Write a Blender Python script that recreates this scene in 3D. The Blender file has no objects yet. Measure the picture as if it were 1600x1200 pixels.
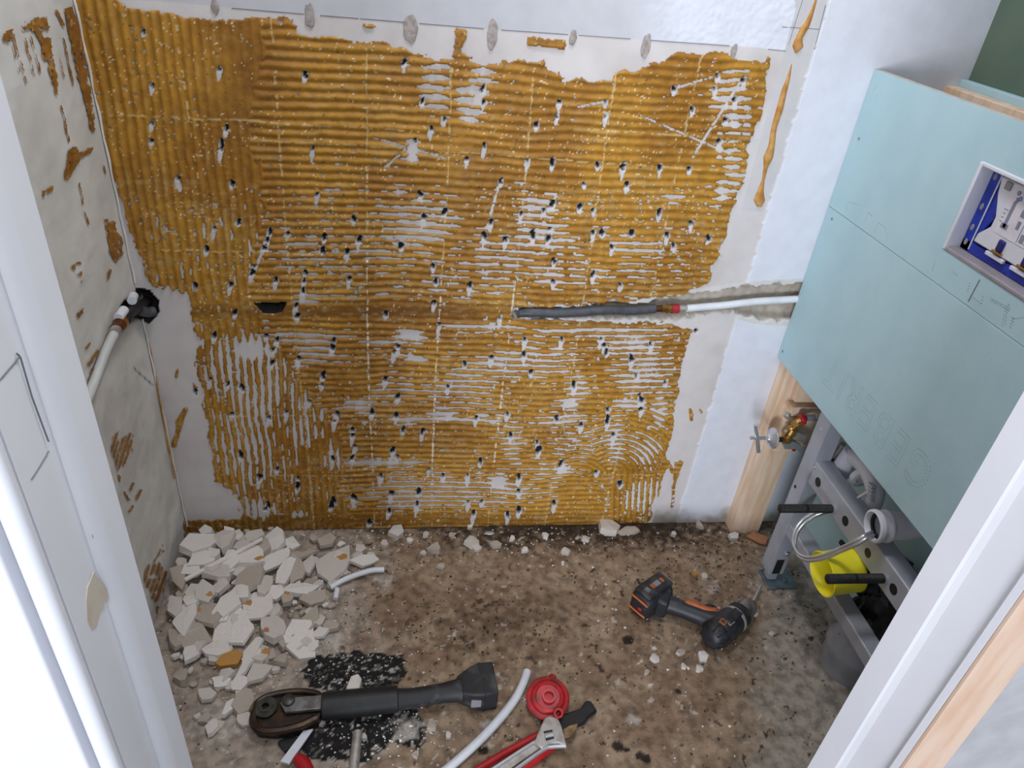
import bpy, bmesh, math, random
import numpy as np
from mathutils import Vector, Matrix
random.seed(7); RNG = np.random.RandomState(7)
scn = bpy.context.scene
COL = scn.collection
PI = math.pi

# ------------------------------------------------------------------ camera
CM = np.array([[0.989125, -0.11650544, 0.08976757],
               [0.01068756, -0.55179352, -0.83391228],
               [0.14668848, 0.82580288, -0.5445476]])      # rows: right, down, forward
FPX = 1126.889
CP = np.array([0.53102619, -1.37279924, 1.35404336])
cam_d = bpy.data.cameras.new('camera'); cam = bpy.data.objects.new('camera', cam_d); COL.objects.link(cam)
cam_d.sensor_width = 36.0; cam_d.lens = FPX / 1600 * 36.0; cam_d.clip_start = 0.02
mw = Matrix.Identity(4)
for i in range(3):
    mw[i][0] = CM[0][i]; mw[i][1] = -CM[1][i]; mw[i][2] = -CM[2][i]; mw[i][3] = CP[i]
cam.matrix_world = mw
scn.camera = cam

# ------------------------------------------------------------------ light
vs = scn.view_settings
vs.view_transform = 'Standard'; vs.look = 'None'; vs.gamma = 1.0; vs.use_curve_mapping = False
vs.exposure = 0.1
world = bpy.data.worlds.new('hallway_ambient'); scn.world = world; world.use_nodes = True
bg = world.node_tree.nodes['Background']
bg.inputs['Color'].default_value = (0.86, 0.91, 1.0, 1); bg.inputs['Strength'].default_value = 0.36
al = bpy.data.lights.new('hall_window_daylight', 'AREA'); al.shape = 'RECTANGLE'; al.size = 1.6; al.size_y = 1.2
al.energy = 175; al.color = (0.86, 0.91, 1.0)
alo = bpy.data.objects.new('hall_window_daylight', al); COL.objects.link(alo)
alo.location = (-1.1, -5.0, 0.62)
alo.rotation_euler = (Vector((0.75, 0, 0.62)) - Vector(alo.location)).to_track_quat('-Z', 'Y').to_euler()

cl_ = bpy.data.lights.new('ceiling_fill_light', 'AREA'); cl_.shape = 'DISK'; cl_.size = 0.34; cl_.energy = 11; cl_.color = (0.97, 0.97, 1.0)  # unseen fill added to brighten the inside of the room
clo = bpy.data.objects.new('ceiling_fill_light', cl_); COL.objects.link(clo); clo.location = (0.72, -0.45, 2.36)

hl = bpy.data.lights.new('hall_fill_light', 'AREA'); hl.shape = 'DISK'; hl.size = 0.5; hl.energy = 10.5; hl.color = (0.95, 0.97, 1.0)  # second unseen fill, added in the hall to even out the brightness
hlo = bpy.data.objects.new('hall_fill_light', hl); COL.objects.link(hlo); hlo.location = (0.75, -2.0, 2.15)
hlo.rotation_euler = (Vector((0.7, 0, 0.4)) - Vector(hlo.location)).to_track_quat('-Z', 'Y').to_euler()

# ------------------------------------------------------------------ pixel -> place (photo frame 1600x1200)
def ray(x, y):
    return CM.T @ np.array([(x - 800) / FPX, (y - 600) / FPX, 1.0])
def on(ax, v, x, y):
    r = ray(x, y); t = (v - CP[ax]) / r[ax]; p = CP + t * r
    return Vector((float(p[0]), float(p[1]), float(p[2])))
def PX(x, y, X): return on(0, X, x, y)
def PY(x, y, Y=0.0): return on(1, Y, x, y)
def PF(x, y, z=0.0): return on(2, z, x, y)
def to_px(X, Y, Z):
    dx, dy, dz = X - CP[0], Y - CP[1], Z - CP[2]
    c = [CM[i][0] * dx + CM[i][1] * dy + CM[i][2] * dz for i in range(3)]
    return 800 + FPX * c[0] / c[2], 600 + FPX * c[1] / c[2]
def mpp(P):
    return float(np.dot(CM[2], np.array(P) - CP)) / FPX

# ------------------------------------------------------------------ numpy helpers
def vnoise(x, y, sc, seed):
    r = np.random.RandomState(seed); L = r.rand(256, 256)
    x = np.asarray(x) / sc + 37.3; y = np.asarray(y) / sc + 91.7
    xi = np.floor(x).astype(int); yi = np.floor(y).astype(int); fx = x - xi; fy = y - yi
    fx = fx * fx * (3 - 2 * fx); fy = fy * fy * (3 - 2 * fy)
    a = L[xi % 256, yi % 256]; b = L[(xi + 1) % 256, yi % 256]; c = L[xi % 256, (yi + 1) % 256]; d = L[(xi + 1) % 256, (yi + 1) % 256]
    return a * (1 - fx) * (1 - fy) + b * fx * (1 - fy) + c * (1 - fx) * fy + d * fx * fy
def fbm(x, y, sc, seed, n=3):
    s = 0; a = 1.0; t = 0
    for i in range(n):
        s = s + a * vnoise(x, y, sc / 2 ** i, seed + i * 11); t += a; a *= .5
    return s / t
def inpoly(px, py, poly):
    px = np.asarray(px, float); py = np.asarray(py, float)
    res = np.zeros(px.shape, bool); n = len(poly)
    for i in range(n):
        x0, y0 = poly[i]; x1, y1 = poly[(i + 1) % n]
        if y0 == y1: continue
        c = ((y0 > py) != (y1 > py)) & (px < (x1 - x0) * (py - y0) / (y1 - y0) + x0)
        res ^= c
    return res
def segdist(px, py, a, b):
    ax, ay = a; bx, by = b; dx, dy = bx - ax, by - ay
    t = np.clip(((px - ax) * dx + (py - ay) * dy) / (dx * dx + dy * dy + 1e-9), 0, 1)
    return np.hypot(px - ax - t * dx, py - ay - t * dy)
def polydist(px, py, poly, closed=True):
    d = np.full(np.shape(px), 1e9)
    for i in range(len(poly) - (0 if closed else 1)):
        d = np.minimum(d, segdist(px, py, poly[i], poly[(i + 1) % len(poly)]))
    return d
def sm(e0, e1, x):
    t = np.clip((x - e0) / (e1 - e0), 0, 1); return t * t * (3 - 2 * t)
def lin(c):
    out = []
    for v in c:
        v /= 255.0; out.append(v / 12.92 if v <= .04045 else ((v + .055) / 1.055) ** 2.4)
    return np.array(out)
def mixc(base, col, w):
    return base * (1 - w[..., None]) + np.asarray(col) * w[..., None]

# ------------------------------------------------------------------ materials
MATS = {}
def mat(name, c, rough=.6, metal=0., c2=None, ns=30., nlo=.4, nhi=.65, bump=0., bs=120., stretch=None, attr=False, spec=.5, coat=0., alpha=None, trans=0.):
    if name in MATS: return MATS[name]
    m = bpy.data.materials.new(name); m.use_nodes = True; nt = m.node_tree; N = nt.nodes; L = nt.links
    p = N['Principled BSDF']; p.inputs['Roughness'].default_value = rough; p.inputs['Metallic'].default_value = metal
    p.inputs['Specular IOR Level'].default_value = spec; p.inputs['Coat Weight'].default_value = coat
    p.inputs['Transmission Weight'].default_value = trans
    tc = N.new('ShaderNodeTexCoord'); vec = tc.outputs['Object']
    if stretch:
        mp = N.new('ShaderNodeMapping'); mp.inputs['Scale'].default_value = stretch; L.new(vec, mp.inputs['Vector']); vec = mp.outputs['Vector']
    nz = N.new('ShaderNodeTexNoise'); nz.inputs['Scale'].default_value = ns; nz.inputs['Detail'].default_value = 5; L.new(vec, nz.inputs['Vector'])
    rp = N.new('ShaderNodeMapRange'); rp.inputs['From Min'].default_value = nlo; rp.inputs['From Max'].default_value = nhi; L.new(nz.outputs['Fac'], rp.inputs['Value'])
    a = lin(c); b = lin(c2) if c2 is not None else a * .86
    mx = N.new('ShaderNodeMix'); mx.data_type = 'RGBA'; L.new(rp.outputs['Result'], mx.inputs['Factor'])
    mx.inputs[6].default_value = (*a, 1); mx.inputs[7].default_value = (*b, 1)
    col = mx.outputs[2]
    if attr:
        at = N.new('ShaderNodeAttribute'); at.attribute_name = 'Col'
        mu = N.new('ShaderNodeMix'); mu.data_type = 'RGBA'; mu.blend_type = 'MULTIPLY'; mu.inputs['Factor'].default_value = 1
        L.new(at.outputs['Color'], mu.inputs[6]); L.new(col, mu.inputs[7]); col = mu.outputs[2]
    L.new(col, p.inputs['Base Color'])
    if bump:
        n2 = N.new('ShaderNodeTexNoise'); n2.inputs['Scale'].default_value = bs; n2.inputs['Detail'].default_value = 4; L.new(vec, n2.inputs['Vector'])
        bp = N.new('ShaderNodeBump'); bp.inputs['Strength'].default_value = bump; bp.inputs['Distance'].default_value = .002
        L.new(n2.outputs['Fac'], bp.inputs['Height']); L.new(bp.outputs['Normal'], p.inputs['Normal'])
    MATS[name] = m; return m

W1 = (255, 255, 255)
M_PLASTER = mat('plaster_wall', W1, .85, attr=True, c2=(248, 248, 248), ns=25, bump=.12, bs=160, spec=.25)
M_ADH = mat('tile_adhesive', W1, .5, attr=True, c2=(226, 226, 226), ns=60, bump=.3, bs=300, spec=.35)
M_FLOOR = mat('dirty_concrete', W1, .85, attr=True, c2=(196, 196, 196), ns=45, bump=.5, bs=180, spec=.25)
M_GREENB = mat('green_plasterboard', (176, 205, 212), .8, c2=(171, 201, 209), ns=14, bump=.12, bs=260, spec=.2)
M_GREENW = mat('dark_green_plasterboard', (100, 116, 100), .85, c2=(92, 110, 96), ns=10, bump=.1, spec=.2)
M_PRINT = mat('green_print_dots', (140, 166, 172), .85)
M_CORE = mat('gypsum_core', (196, 190, 182), .9, bump=.4)
M_PAINT = mat('white_gloss_paint', (232, 233, 239), .38, c2=(227, 228, 235), ns=6, bump=.05, bs=60, spec=.4)
M_WHITEWALL = mat('white_wall_paint', (222, 222, 226), .7, bump=.1, spec=.3)
M_GREYWALL = mat('grey_wallboard', (178, 178, 182), .85, bump=.1)
M_CEIL = mat('white_ceiling', (226, 226, 226), .9)
M_PINE = mat('pine_wood', (232, 208, 184), .65, c2=(216, 184, 152), ns=9, stretch=(6, 6, .7), bump=.15, bs=60, spec=.3)
M_PINE2 = mat('pine_wood_reveal', (216, 190, 170), .6, c2=(200, 156, 124), ns=7, nlo=.45, nhi=.75, stretch=(5, 5, .9), bump=.1, spec=.3)
M_BROWNW = mat('brown_batten', (134, 106, 82), .75, c2=(112, 86, 62), ns=4, stretch=(5, 1, 5))
M_STEEL = mat('grey_painted_steel', (176, 180, 190), .42, .2, c2=(166, 170, 181), ns=20, spec=.5)
M_ZINC = mat('zinc_plate', (140, 156, 164), .4, .8, c2=(110, 126, 136), ns=40)
M_CHROME = mat('chrome', (214, 216, 220), .28, .8)
M_SATIN = mat('satin_steel', (186, 182, 178), .4, .6, c2=(156, 150, 144), ns=60)
M_BRASS = mat('brass', (196, 158, 96), .3, .9, c2=(160, 118, 62), ns=50)
M_COPPER = mat('dull_copper', (112, 72, 48), .45, .7, c2=(80, 50, 34), ns=60)
M_RED = mat('red_plastic', (176, 28, 34), .4, c2=(160, 20, 28), ns=30)
M_REDD = mat('dusty_red_plastic', (182, 34, 42), .45, c2=(120, 40, 40), ns=40)
M_BLACKP = mat('black_rubber', (25, 26, 29), .55, c2=(17, 17, 19), ns=60, bump=.2)
M_CONDUIT = mat('dark_grey_conduit', (74, 76, 82), .5, c2=(60, 62, 68), ns=60)
M_BAG = mat('black_plastic_bag', (30, 30, 34), .28, c2=(18, 18, 22), ns=30)
M_WPIPE = mat('white_pipe_plastic', (216, 220, 226), .4, c2=(206, 210, 216), ns=30)
M_WPLAS = mat('white_plastic', (216, 218, 226), .35, c2=(208, 210, 220), ns=10)
M_YELL = mat('yellow_plastic', (250, 240, 50), .4, c2=(244, 232, 44), ns=12)
M_GDRAIN = mat('grey_drain_plastic', (166, 170, 178), .5, c2=(150, 154, 162), ns=25)
M_BLUE = mat('blue_plastic', (28, 56, 168), .4, c2=(18, 40, 138), ns=60)
M_BLUED = mat('dark_blue_plastic', (20, 28, 110), .4)
M_GREYP = mat('grey_plastic', (138, 136, 142), .5)
M_GFRAME = mat('grey_frame', (150, 144, 150), .6)
M_INK = mat('grey_ink', (134, 138, 156), .8)
M_INKB = mat('blue_ink', (92, 136, 200), .7)
M_PAPER = mat('pale_label', (226, 222, 230), .6)
M_PENCIL = mat('pencil_mark', (120, 122, 130), .8)
M_DUST = mat('dusty_black_rubber', (28, 29, 32), .6, c2=(96, 95, 96), ns=30, nlo=.5, nhi=.85, bump=.2)
M_DBODY = mat('drill_body', (30, 32, 38), .5, c2=(66, 66, 68), ns=50, nlo=.52, nhi=.85, bump=.15)
M_ORANGE = mat('orange_grip', (186, 96, 44), .5, c2=(150, 76, 38), ns=50)
M_DGREY = mat('drill_grey', (160, 156, 152), .5, c2=(120, 116, 112), ns=60)
M_GREASE = mat('greasy_dark_iron', (52, 46, 40), .38, .6, c2=(84, 62, 44), ns=45, nlo=.45, nhi=.75, bump=.3)
M_WASHER = mat('dark_washer', (74, 76, 70), .4, .6, c2=(52, 52, 48), ns=50)
M_BARST = mat('worn_steel_bar', (142, 142, 146), .4, .7, c2=(108, 106, 104), ns=50)
M_CHUNK = mat('plaster_chunk', (214, 207, 200), .9, c2=(196, 187, 178), ns=40, bump=.5, bs=220, spec=.2)
M_CHUNK2 = mat('plaster_chunk_smooth', (222, 217, 212), .85, c2=(206, 199, 192), ns=22, bump=.25, spec=.2)
M_CHUNK3 = mat('plaster_chunk_dusty', (198, 187, 176), .95, c2=(176, 162, 148), ns=40, bump=.6, bs=200, spec=.2)
M_OCHRE = mat('ochre_adhesive', (166, 112, 40), .6, c2=(190, 146, 84), ns=50, bump=.3)
M_BRICK = mat('brick_dust', (176, 118, 92), .9, bump=.3)
M_SOIL = mat('dark_soil', (44, 36, 30), .95, c2=(70, 54, 40), ns=90)
M_BROWNC = mat('brown_crumb', (150, 112, 66), .9, c2=(112, 84, 60), ns=90)
M_PLUG = mat('grey_filler', (166, 158, 154), .9, c2=(140, 130, 124), ns=120, bump=.4)
M_STAIN = mat('tan_stain', (202, 192, 176), .6, c2=(190, 172, 148), ns=30)

# ------------------------------------------------------------------ mesh helpers
ORG = {}
class MB:
    def __init__(s): s.v = []; s.f = []
    def add(s, vs_, fs):
        o = len(s.v); s.v += [Vector(v) for v in vs_]; s.f += [tuple(i + o for i in f) for f in fs]; return s
    def box(s, c, sz, R=None):
        R = R or Matrix.Identity(3); c = Vector(c); h = [x / 2 for x in sz]
        vs_ = [c + R @ Vector((sx * h[0], sy * h[1], sz_ * h[2])) for sx in (-1, 1) for sy in (-1, 1) for sz_ in (-1, 1)]
        return s.add(vs_, [(0, 1, 3, 2), (4, 6, 7, 5), (0, 4, 5, 1), (2, 3, 7, 6), (0, 2, 6, 4), (1, 5, 7, 3)])
    def bb(s, x0, x1, y0, y1, z0, z1):
        return s.box(((x0 + x1) / 2, (y0 + y1) / 2, (z0 + z1) / 2), (x1 - x0, y1 - y0, z1 - z0))
    def lathe(s, p, d, prof, n=20, cap=True, sx=1., ref=None):
        """prof: (t along d, radius)"""
        p = Vector(p); d = Vector(d).normalized()
        u = Vector(ref) if ref else (Vector((0, 0, 1)) if abs(d.z) < .9 else Vector((1, 0, 0)))
        u = (u - d * u.dot(d)).normalized(); w = d.cross(u)
        vs_ = []; fs = []
        for t, r in prof:
            for k in range(n):
                a = 2 * PI * k / n; vs_.append(p + d * t + u * (math.cos(a) * r) + w * (math.sin(a) * r * sx))
        m = len(prof)
        for i in range(m - 1):
            for k in range(n):
                k2 = (k + 1) % n; fs.append((i * n + k, i * n + k2, (i + 1) * n + k2, (i + 1) * n + k))
        if cap: fs.append(tuple(range(n - 1, -1, -1))); fs.append(tuple((m - 1) * n + k for k in range(n)))
        return s.add(vs_, fs)
    def cyl(s, a, b, r, r2=None, n=16):
        a = Vector(a); b = Vector(b); return s.lathe(a, b - a, [(0, r), ((b - a).length, r if r2 is None else r2)], n)
    def tube(s, path, r, n=10, cap=True):
        P = [Vector(p) for p in path]; m = len(P); vs_ = []; fs = []
        t0 = (P[1] - P[0]).normalized(); u = Vector((0, 0, 1)) if abs(t0.z) < .9 else Vector((1, 0, 0))
        for i in range(m):
            t = (P[min(i + 1, m - 1)] - P[max(i - 1, 0)]).normalized()
            u = (u - t * u.dot(t)).normalized(); w = t.cross(u)
            ri = r[i] if hasattr(r, '__len__') else r
            for k in range(n):
                a = 2 * PI * k / n; vs_.append(P[i] + u * (math.cos(a) * ri) + w * (math.sin(a) * ri))
        for i in range(m - 1):
            for k in range(n):
                k2 = (k + 1) % n; fs.append((i * n + k, i * n + k2, (i + 1) * n + k2, (i + 1) * n + k))
        if cap: fs.append(tuple(range(n - 1, -1, -1))); fs.append(tuple((m - 1) * n + k for k in range(n)))
        return s.add(vs_, fs)
    def prism(s, pts, d):
        """pts: closed loop of 3-D points, d: extrusion vector"""
        n = len(pts); d = Vector(d); A = [Vector(p) for p in pts]; B = [p + d for p in A]
        fs = [tuple(range(n - 1, -1, -1)), tuple(range(n, 2 * n))] + [(i, (i + 1) % n, n + (i + 1) % n, n + i) for i in range(n)]
        return s.add(A + B, fs)
    def ring(s, c, nrm, r0, r1, h, n=24):
        c = Vector(c)
        return s.lathe(c, nrm, [(0, r0), (0, r1), (h, r1), (h, r0), (0, r0)], n, cap=False)
    def build(s, name, m, parent=None, base=None, smooth=35, bevel=0., bseg=2):
        return build(name, s.v, s.f, m, parent, base, smooth, bevel, bseg)
def build(name, verts, faces, m, parent=None, base=None, smooth=35, bevel=0., bseg=2):
    me = bpy.data.meshes.new(name)
    if parent is not None: o3 = ORG[parent.name]
    else:
        if base is None:
            xs = [v[0] for v in verts]; ys = [v[1] for v in verts]; zs = [v[2] for v in verts]
            base = ((min(xs) + max(xs)) / 2, (min(ys) + max(ys)) / 2, min(zs))
        o3 = Vector(base)
    me.from_pydata([tuple(Vector(v) - o3) for v in verts], [], faces)
    me.materials.append(m); me.update()
    b = bmesh.new(); b.from_mesh(me); bmesh.ops.recalc_face_normals(b, faces=b.faces); b.to_mesh(me); b.free()
    if smooth:
        me.polygons.foreach_set('use_smooth', [True] * len(me.polygons)); me.set_sharp_from_angle(angle=math.radians(smooth))
    o = bpy.data.objects.new(name, me); COL.objects.link(o)
    if parent is not None: o.parent = parent
    else: o.location = o3
    ORG[o.name] = o3
    if bevel:
        md = o.modifiers.new('bevel', 'BEVEL'); md.width = bevel; md.segments = bseg; md.limit_method = 'ANGLE'; md.angle_limit = math.radians(40)
    return o
def empty(name, loc):
    o = bpy.data.objects.new(name, None); o.empty_display_size = .02; COL.objects.link(o); o.location = loc; ORG[o.name] = Vector(loc); return o
def tag(o, label, cat, group=None):
    o['label'] = label; o['category'] = cat
    if group: o['group'] = group
    return o
def struct(o, label, cat):
    o['kind'] = 'structure'; return tag(o, label, cat)
def curve(pts, n=8):
    """Catmull-Rom through points"""
    P = [Vector(p) for p in pts]; out = []
    P = [P[0] * 2 - P[1]] + P + [P[-1] * 2 - P[-2]]
    for i in range(1, len(P) - 2):
        a, b, c, d = P[i - 1], P[i], P[i + 1], P[i + 2]
        for k in range(n):
            t = k / n
            out.append(.5 * ((2 * b) + (c - a) * t + (2 * a - 5 * b + 4 * c - d) * t * t + (3 * b - a - 3 * c + d) * t ** 3))
    out.append(P[-2]); return out
def resample(path, step):
    L = [0]
    for i in range(1, len(path)): L.append(L[-1] + (path[i] - path[i - 1]).length)
    n = max(2, int(L[-1] / step) + 1); out = []
    j = 0
    for k in range(n):
        d = L[-1] * k / (n - 1)
        while j < len(L) - 2 and L[j + 1] < d: j += 1
        t = (d - L[j]) / max(1e-9, L[j + 1] - L[j]); out.append(path[j].lerp(path[j + 1], min(1, t)))
    return out
def grid_object(name, P, mask, colr, m, parent=None, flip=False):
    """P: (n,m,3) vertex grid, mask: face mask (n-1,m-1), colr: (n,m,3) linear colours"""
    n, k = P.shape[:2]
    idx = np.arange(n * k).reshape(n, k)
    q = np.stack([idx[:-1, :-1], idx[1:, :-1], idx[1:, 1:], idx[:-1, 1:]], -1)[mask]
    if flip: q = q[:, ::-1]
    used = np.unique(q); rem = np.full(n * k, -1); rem[used] = np.arange(len(used)); q = rem[q]
    V = P.reshape(-1, 3)[used]; Cc = colr.reshape(-1, 3)[used]
    me = bpy.data.meshes.new(name)
    me.vertices.add(len(V)); me.vertices.foreach_set('co', V.astype(np.float32).ravel())
    me.loops.add(q.size); me.loops.foreach_set('vertex_index', q.astype(np.int32).ravel())
    me.polygons.add(len(q)); me.polygons.foreach_set('loop_start', np.arange(0, q.size, 4, dtype=np.int32))
    me.polygons.foreach_set('use_smooth', np.ones(len(q), bool))
    me.update(calc_edges=True); me.validate()
    ca = me.color_attributes.new('Col', 'FLOAT_COLOR', 'POINT')
    ca.data.foreach_set('color', np.concatenate([Cc, np.ones((len(Cc), 1))], 1).astype(np.float32).ravel())
    me.materials.append(m)
    o = bpy.data.objects.new(name, me); COL.objects.link(o)
    if parent: o.parent = parent
    ORG[o.name] = Vector((0, 0, 0)); return o
def facemask(vm):
    return vm[:-1, :-1] & vm[1:, :-1] & vm[1:, 1:] & vm[:-1, 1:]

# ================================================================== THE ROOM
XR = 1.60          # right wall
ZC = 2.40
YF = -0.90         # room side of the door wall
YH = -1.00         # hall side

# pits torn into the back wall (photo pixels)
PITS = [(225,50),(238,133),(237,193),(237,220),(344,108),(354,200),(346,223),(346,232),(278,278),(363,286),(373,347),(335,356),(323,388),
(412,387),(417,375),(422,362),(477,117),(489,232),(496,303),(507,370),(504,390),(543,392),(561,374),(553,342),(632,97),(660,157),(694,186),(674,200),
(650,219),(657,303),(695,330),(662,338),(755,138),(756,160),(757,227),(730,248),(783,283),(767,347),(757,367),(627,383),(450,365),(874,160),(870,182),
(946,158),(946,182),(1053,138),(1121,118),(1162,124),(1148,155),(1117,137),(1133,187),(1124,220),(1082,170),(838,195),(824,250),(863,253),(934,257),
(973,260),(1031,261),(1077,263),(913,287),(979,288),(863,318),(850,328),(814,333),(906,322),(927,328),(1030,331),(927,363),(941,363),(987,363),
(1042,367),(1053,383),(1107,372),(1080,348),(860,357),(857,372),(833,366),(790,374),(956,387),(397,416),(394,427),(360,446),(305,446),(431,437),
(477,425),(475,440),(474,455),(546,435),(677,415),(681,440),(734,445),(678,473),(603,490),(463,477),(465,492),(367,488),(686,506),(781,496),(335,525),
(416,525),(433,531),(426,547),(425,567),(467,560),(522,532),(520,543),(622,541),(616,550),(505,587),(503,602),(602,592),(622,619),(726,568),(768,558),
(700,605),(356,600),(378,605),(329,592),(305,612),(483,627),(448,644),(420,653),(362,647),(527,646),(523,658),(551,671),(551,680),(582,644),(619,649),
(630,671),(660,673),(744,653),(793,647),(555,697),(614,703),(621,713),(520,717),(551,715),(751,720),(433,733),(595,743),(670,734),(693,743),(731,743),
(466,748),(465,759),(406,745),(553,777),(522,781),(517,790),(612,770),(608,798),(654,768),(652,787),(732,784),(753,783),(740,801),(793,805),(577,816),
(419,789),(414,796),(376,711),(866,407),(927,429),(865,440),(969,445),(820,530),(878,530),(819,554),(830,581),(939,530),(944,540),(948,550),
(1017,537),(987,561),(995,586),(1000,618),(1003,625),(1002,640),(1040,598),(897,598),(897,604),(950,640),(949,657),(908,664),(870,653),(959,679),
(793,646),(798,680),(839,690),(842,702),(877,723),(932,737),(811,745),(811,768),(969,755),(866,785),(811,796),(793,801),(1088,517)]
CHANNEL = [(798,489),(804,482),(830,480),(880,481),(930,475),(960,471),(1000,474),(1035,466),(1060,463),(1100,456),(1150,449),(1200,444),(1262,442),
(1262,502),(1215,501),(1180,498),(1150,490),(1120,487),(1085,496),(1050,500),(1000,499),(960,501),(900,498),(840,498),(806,497)]
HOLE = [(398,473),(448,472),(440,486),(430,489),(412,488)]
CORNER_HOLE = [(214,452),(232,455),(245,470),(246,488),(232,503),(222,500),(214,490)]
MAIN = [(120,-20),(185,-2),(195,6),(215,12),(262,22),(300,25),(345,30),(400,27),(462,28),(467,50),(484,55),(495,57),(560,62),(600,66),(622,72),(650,82),(666,81),(672,92),
(688,94),(694,85),(706,86),(710,62),(708,52),(714,45),(726,46),(726,68),(722,80),(735,89),(760,95),(776,97),(785,90),(810,94),(835,96),(853,91),(857,108),(874,111),(880,118),
(885,128),(895,121),(930,124),(958,126),(962,116),(975,108),(990,113),(1005,106),(1015,98),(1030,95),(1045,90),(1056,85),(1068,82),(1090,84),(1112,81),(1128,82),(1150,90),(1168,95),(1192,98),(1198,88),(1206,91),
(1200,118),(1198,150),(1188,190),(1178,206),(1168,228),(1166,255),(1158,290),(1148,315),(1140,340),(1130,372),(1124,400),(1112,418),(1114,430),(1098,448),(1070,458),(1040,466),
(1000,470),(960,470),(930,473),(880,479),(806,481),(796,489),(806,498),(900,499),(960,502),(1004,503),(1050,507),(1086,516),(1078,532),(1070,548),(1066,580),(1058,612),(1050,636),(1050,660),(1046,690),
(1040,716),(1036,742),(1030,765),(1022,790),(1014,812),(1000,840),(285,850),(280,818),(330,813),(372,810),(374,780),(368,766),(352,758),(334,750),(328,700),(324,670),(318,630),(316,604),(304,582),(308,560),
(312,530),(306,514),(298,492),(302,472),(284,460),(256,450),(230,432),(222,416),(205,360),(120,100)]

# ---- back wall : plaster base
dx = .003
gx = np.arange(0, XR + dx, dx); gz = np.arange(0, 1.353, dx)
X, Z = np.meshgrid(gx, gz, indexing='ij')
px, py = to_px(X, 0 * X, Z)
nx = px + (vnoise(px, py, 7, 3) - .5) * 9; ny = py + (vnoise(px, py, 7, 5) - .5) * 9
dep = (fbm(X, Z, .08, 1) - .5) * .0006
c_old = lin((204, 199, 198)); c_white = lin((212, 215, 224)); c_raw = lin((176, 166, 154)); c_dark = lin((26, 26, 28))
col = np.ones(X.shape + (3,)) * c_old
col = mixc(col, lin((188, 180, 176)), sm(.45, .8, fbm(X, Z, .12, 20)) * .6)
# painted board right of the old bath panel, slightly proud
XB = PY(1178, 400).x
edge = X + (vnoise(Z, X * 0, .012, 8) - .5) * .006
wb = edge > XB
col[wb] = c_white
dep[wb] += -.0025
# old wallpaper / painted surface above the pencil line
zl = np.interp(px, [140, 330, 760, 1190, 1240], [-6, 10, 45, 75, 80])
up = (py < zl) & ~wb
col[up] = lin((188, 189, 194))
emb = sm(960, 1080, px) * up * (px < 1243)
dep -= emb * (fbm(X, Z, .006, 31, 2) - .5) * .0018
col = mixc(col, c_white, emb)
strip = (X > PY(1232, 60).x) & ~wb & (py < 330)
col[strip] = lin((196, 193, 194))
# brown-grey tone fading upwards from the floor on the right-hand part
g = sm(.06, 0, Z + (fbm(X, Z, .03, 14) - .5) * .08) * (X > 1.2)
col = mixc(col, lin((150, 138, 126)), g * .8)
# channel for the pipe
ch = inpoly(nx, ny, CHANNEL)
dd = polydist(px, py, CHANNEL)
dep += np.where(ch, .006 + .02 * sm(0, 9, dd) + (fbm(X, Z, .012, 41) - .5) * .008, 0)
col[ch] = (c_raw * np.ones_like(col))[ch] * (0.85 + .35 * fbm(X, Z, .012, 44)[ch])[:, None]
rim = (~ch) & (dd < 7) & (px > 900)
col[rim] = lin((206, 202, 198))
for poly in (HOLE, CORNER_HOLE):
    h = inpoly(px + (vnoise(px, py, 4, 6) - .5) * 3, py, poly); dep[h] += .03; col[h | (polydist(px, py, poly) < 3)] = lin((40, 36, 34))  # holes painted dark past their rims, for the shade inside
# pits: small torn holes, their inner darkness painted into the colour
pit = np.full(X.shape, 9.); scar = np.zeros(X.shape)
for i, (a, b) in enumerate(PITS):
    s = 2.6 + 1.9 * random.random(); an = random.uniform(-.5, .5); el = random.uniform(.9, 1.9)
    sel = (np.abs(px - a) < 45) & (np.abs(py - b) < 60)
    u = (px[sel] - a) * math.cos(an) + (py[sel] - b) * math.sin(an); w = -(px[sel] - a) * math.sin(an) + (py[sel] - b) * math.cos(an)
    pit[sel] = np.minimum(pit[sel], np.hypot(u, w / el) / s)
pit_n = pit + (vnoise(px, py, 2.5, 50) - .5) * .8
pm = pit_n < .95
dep[pm] += .008; col[pm] = c_dark
P = np.stack([X, dep, Z], -1)
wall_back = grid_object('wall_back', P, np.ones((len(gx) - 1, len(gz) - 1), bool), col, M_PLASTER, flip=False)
struct(wall_back, 'stripped back wall of white plaster with grooved ochre tile adhesive', 'wall')
zt = float(gz[-1])
o = MB().bb(-.05, XR + .05, 0, .06, zt, ZC + .02).build('wall_upper_face', M_WHITEWALL, wall_back)
o = MB().bb(-.05, XR + .05, .045, .07, -.02, zt).build('wall_core', M_CORE, wall_back)

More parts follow.
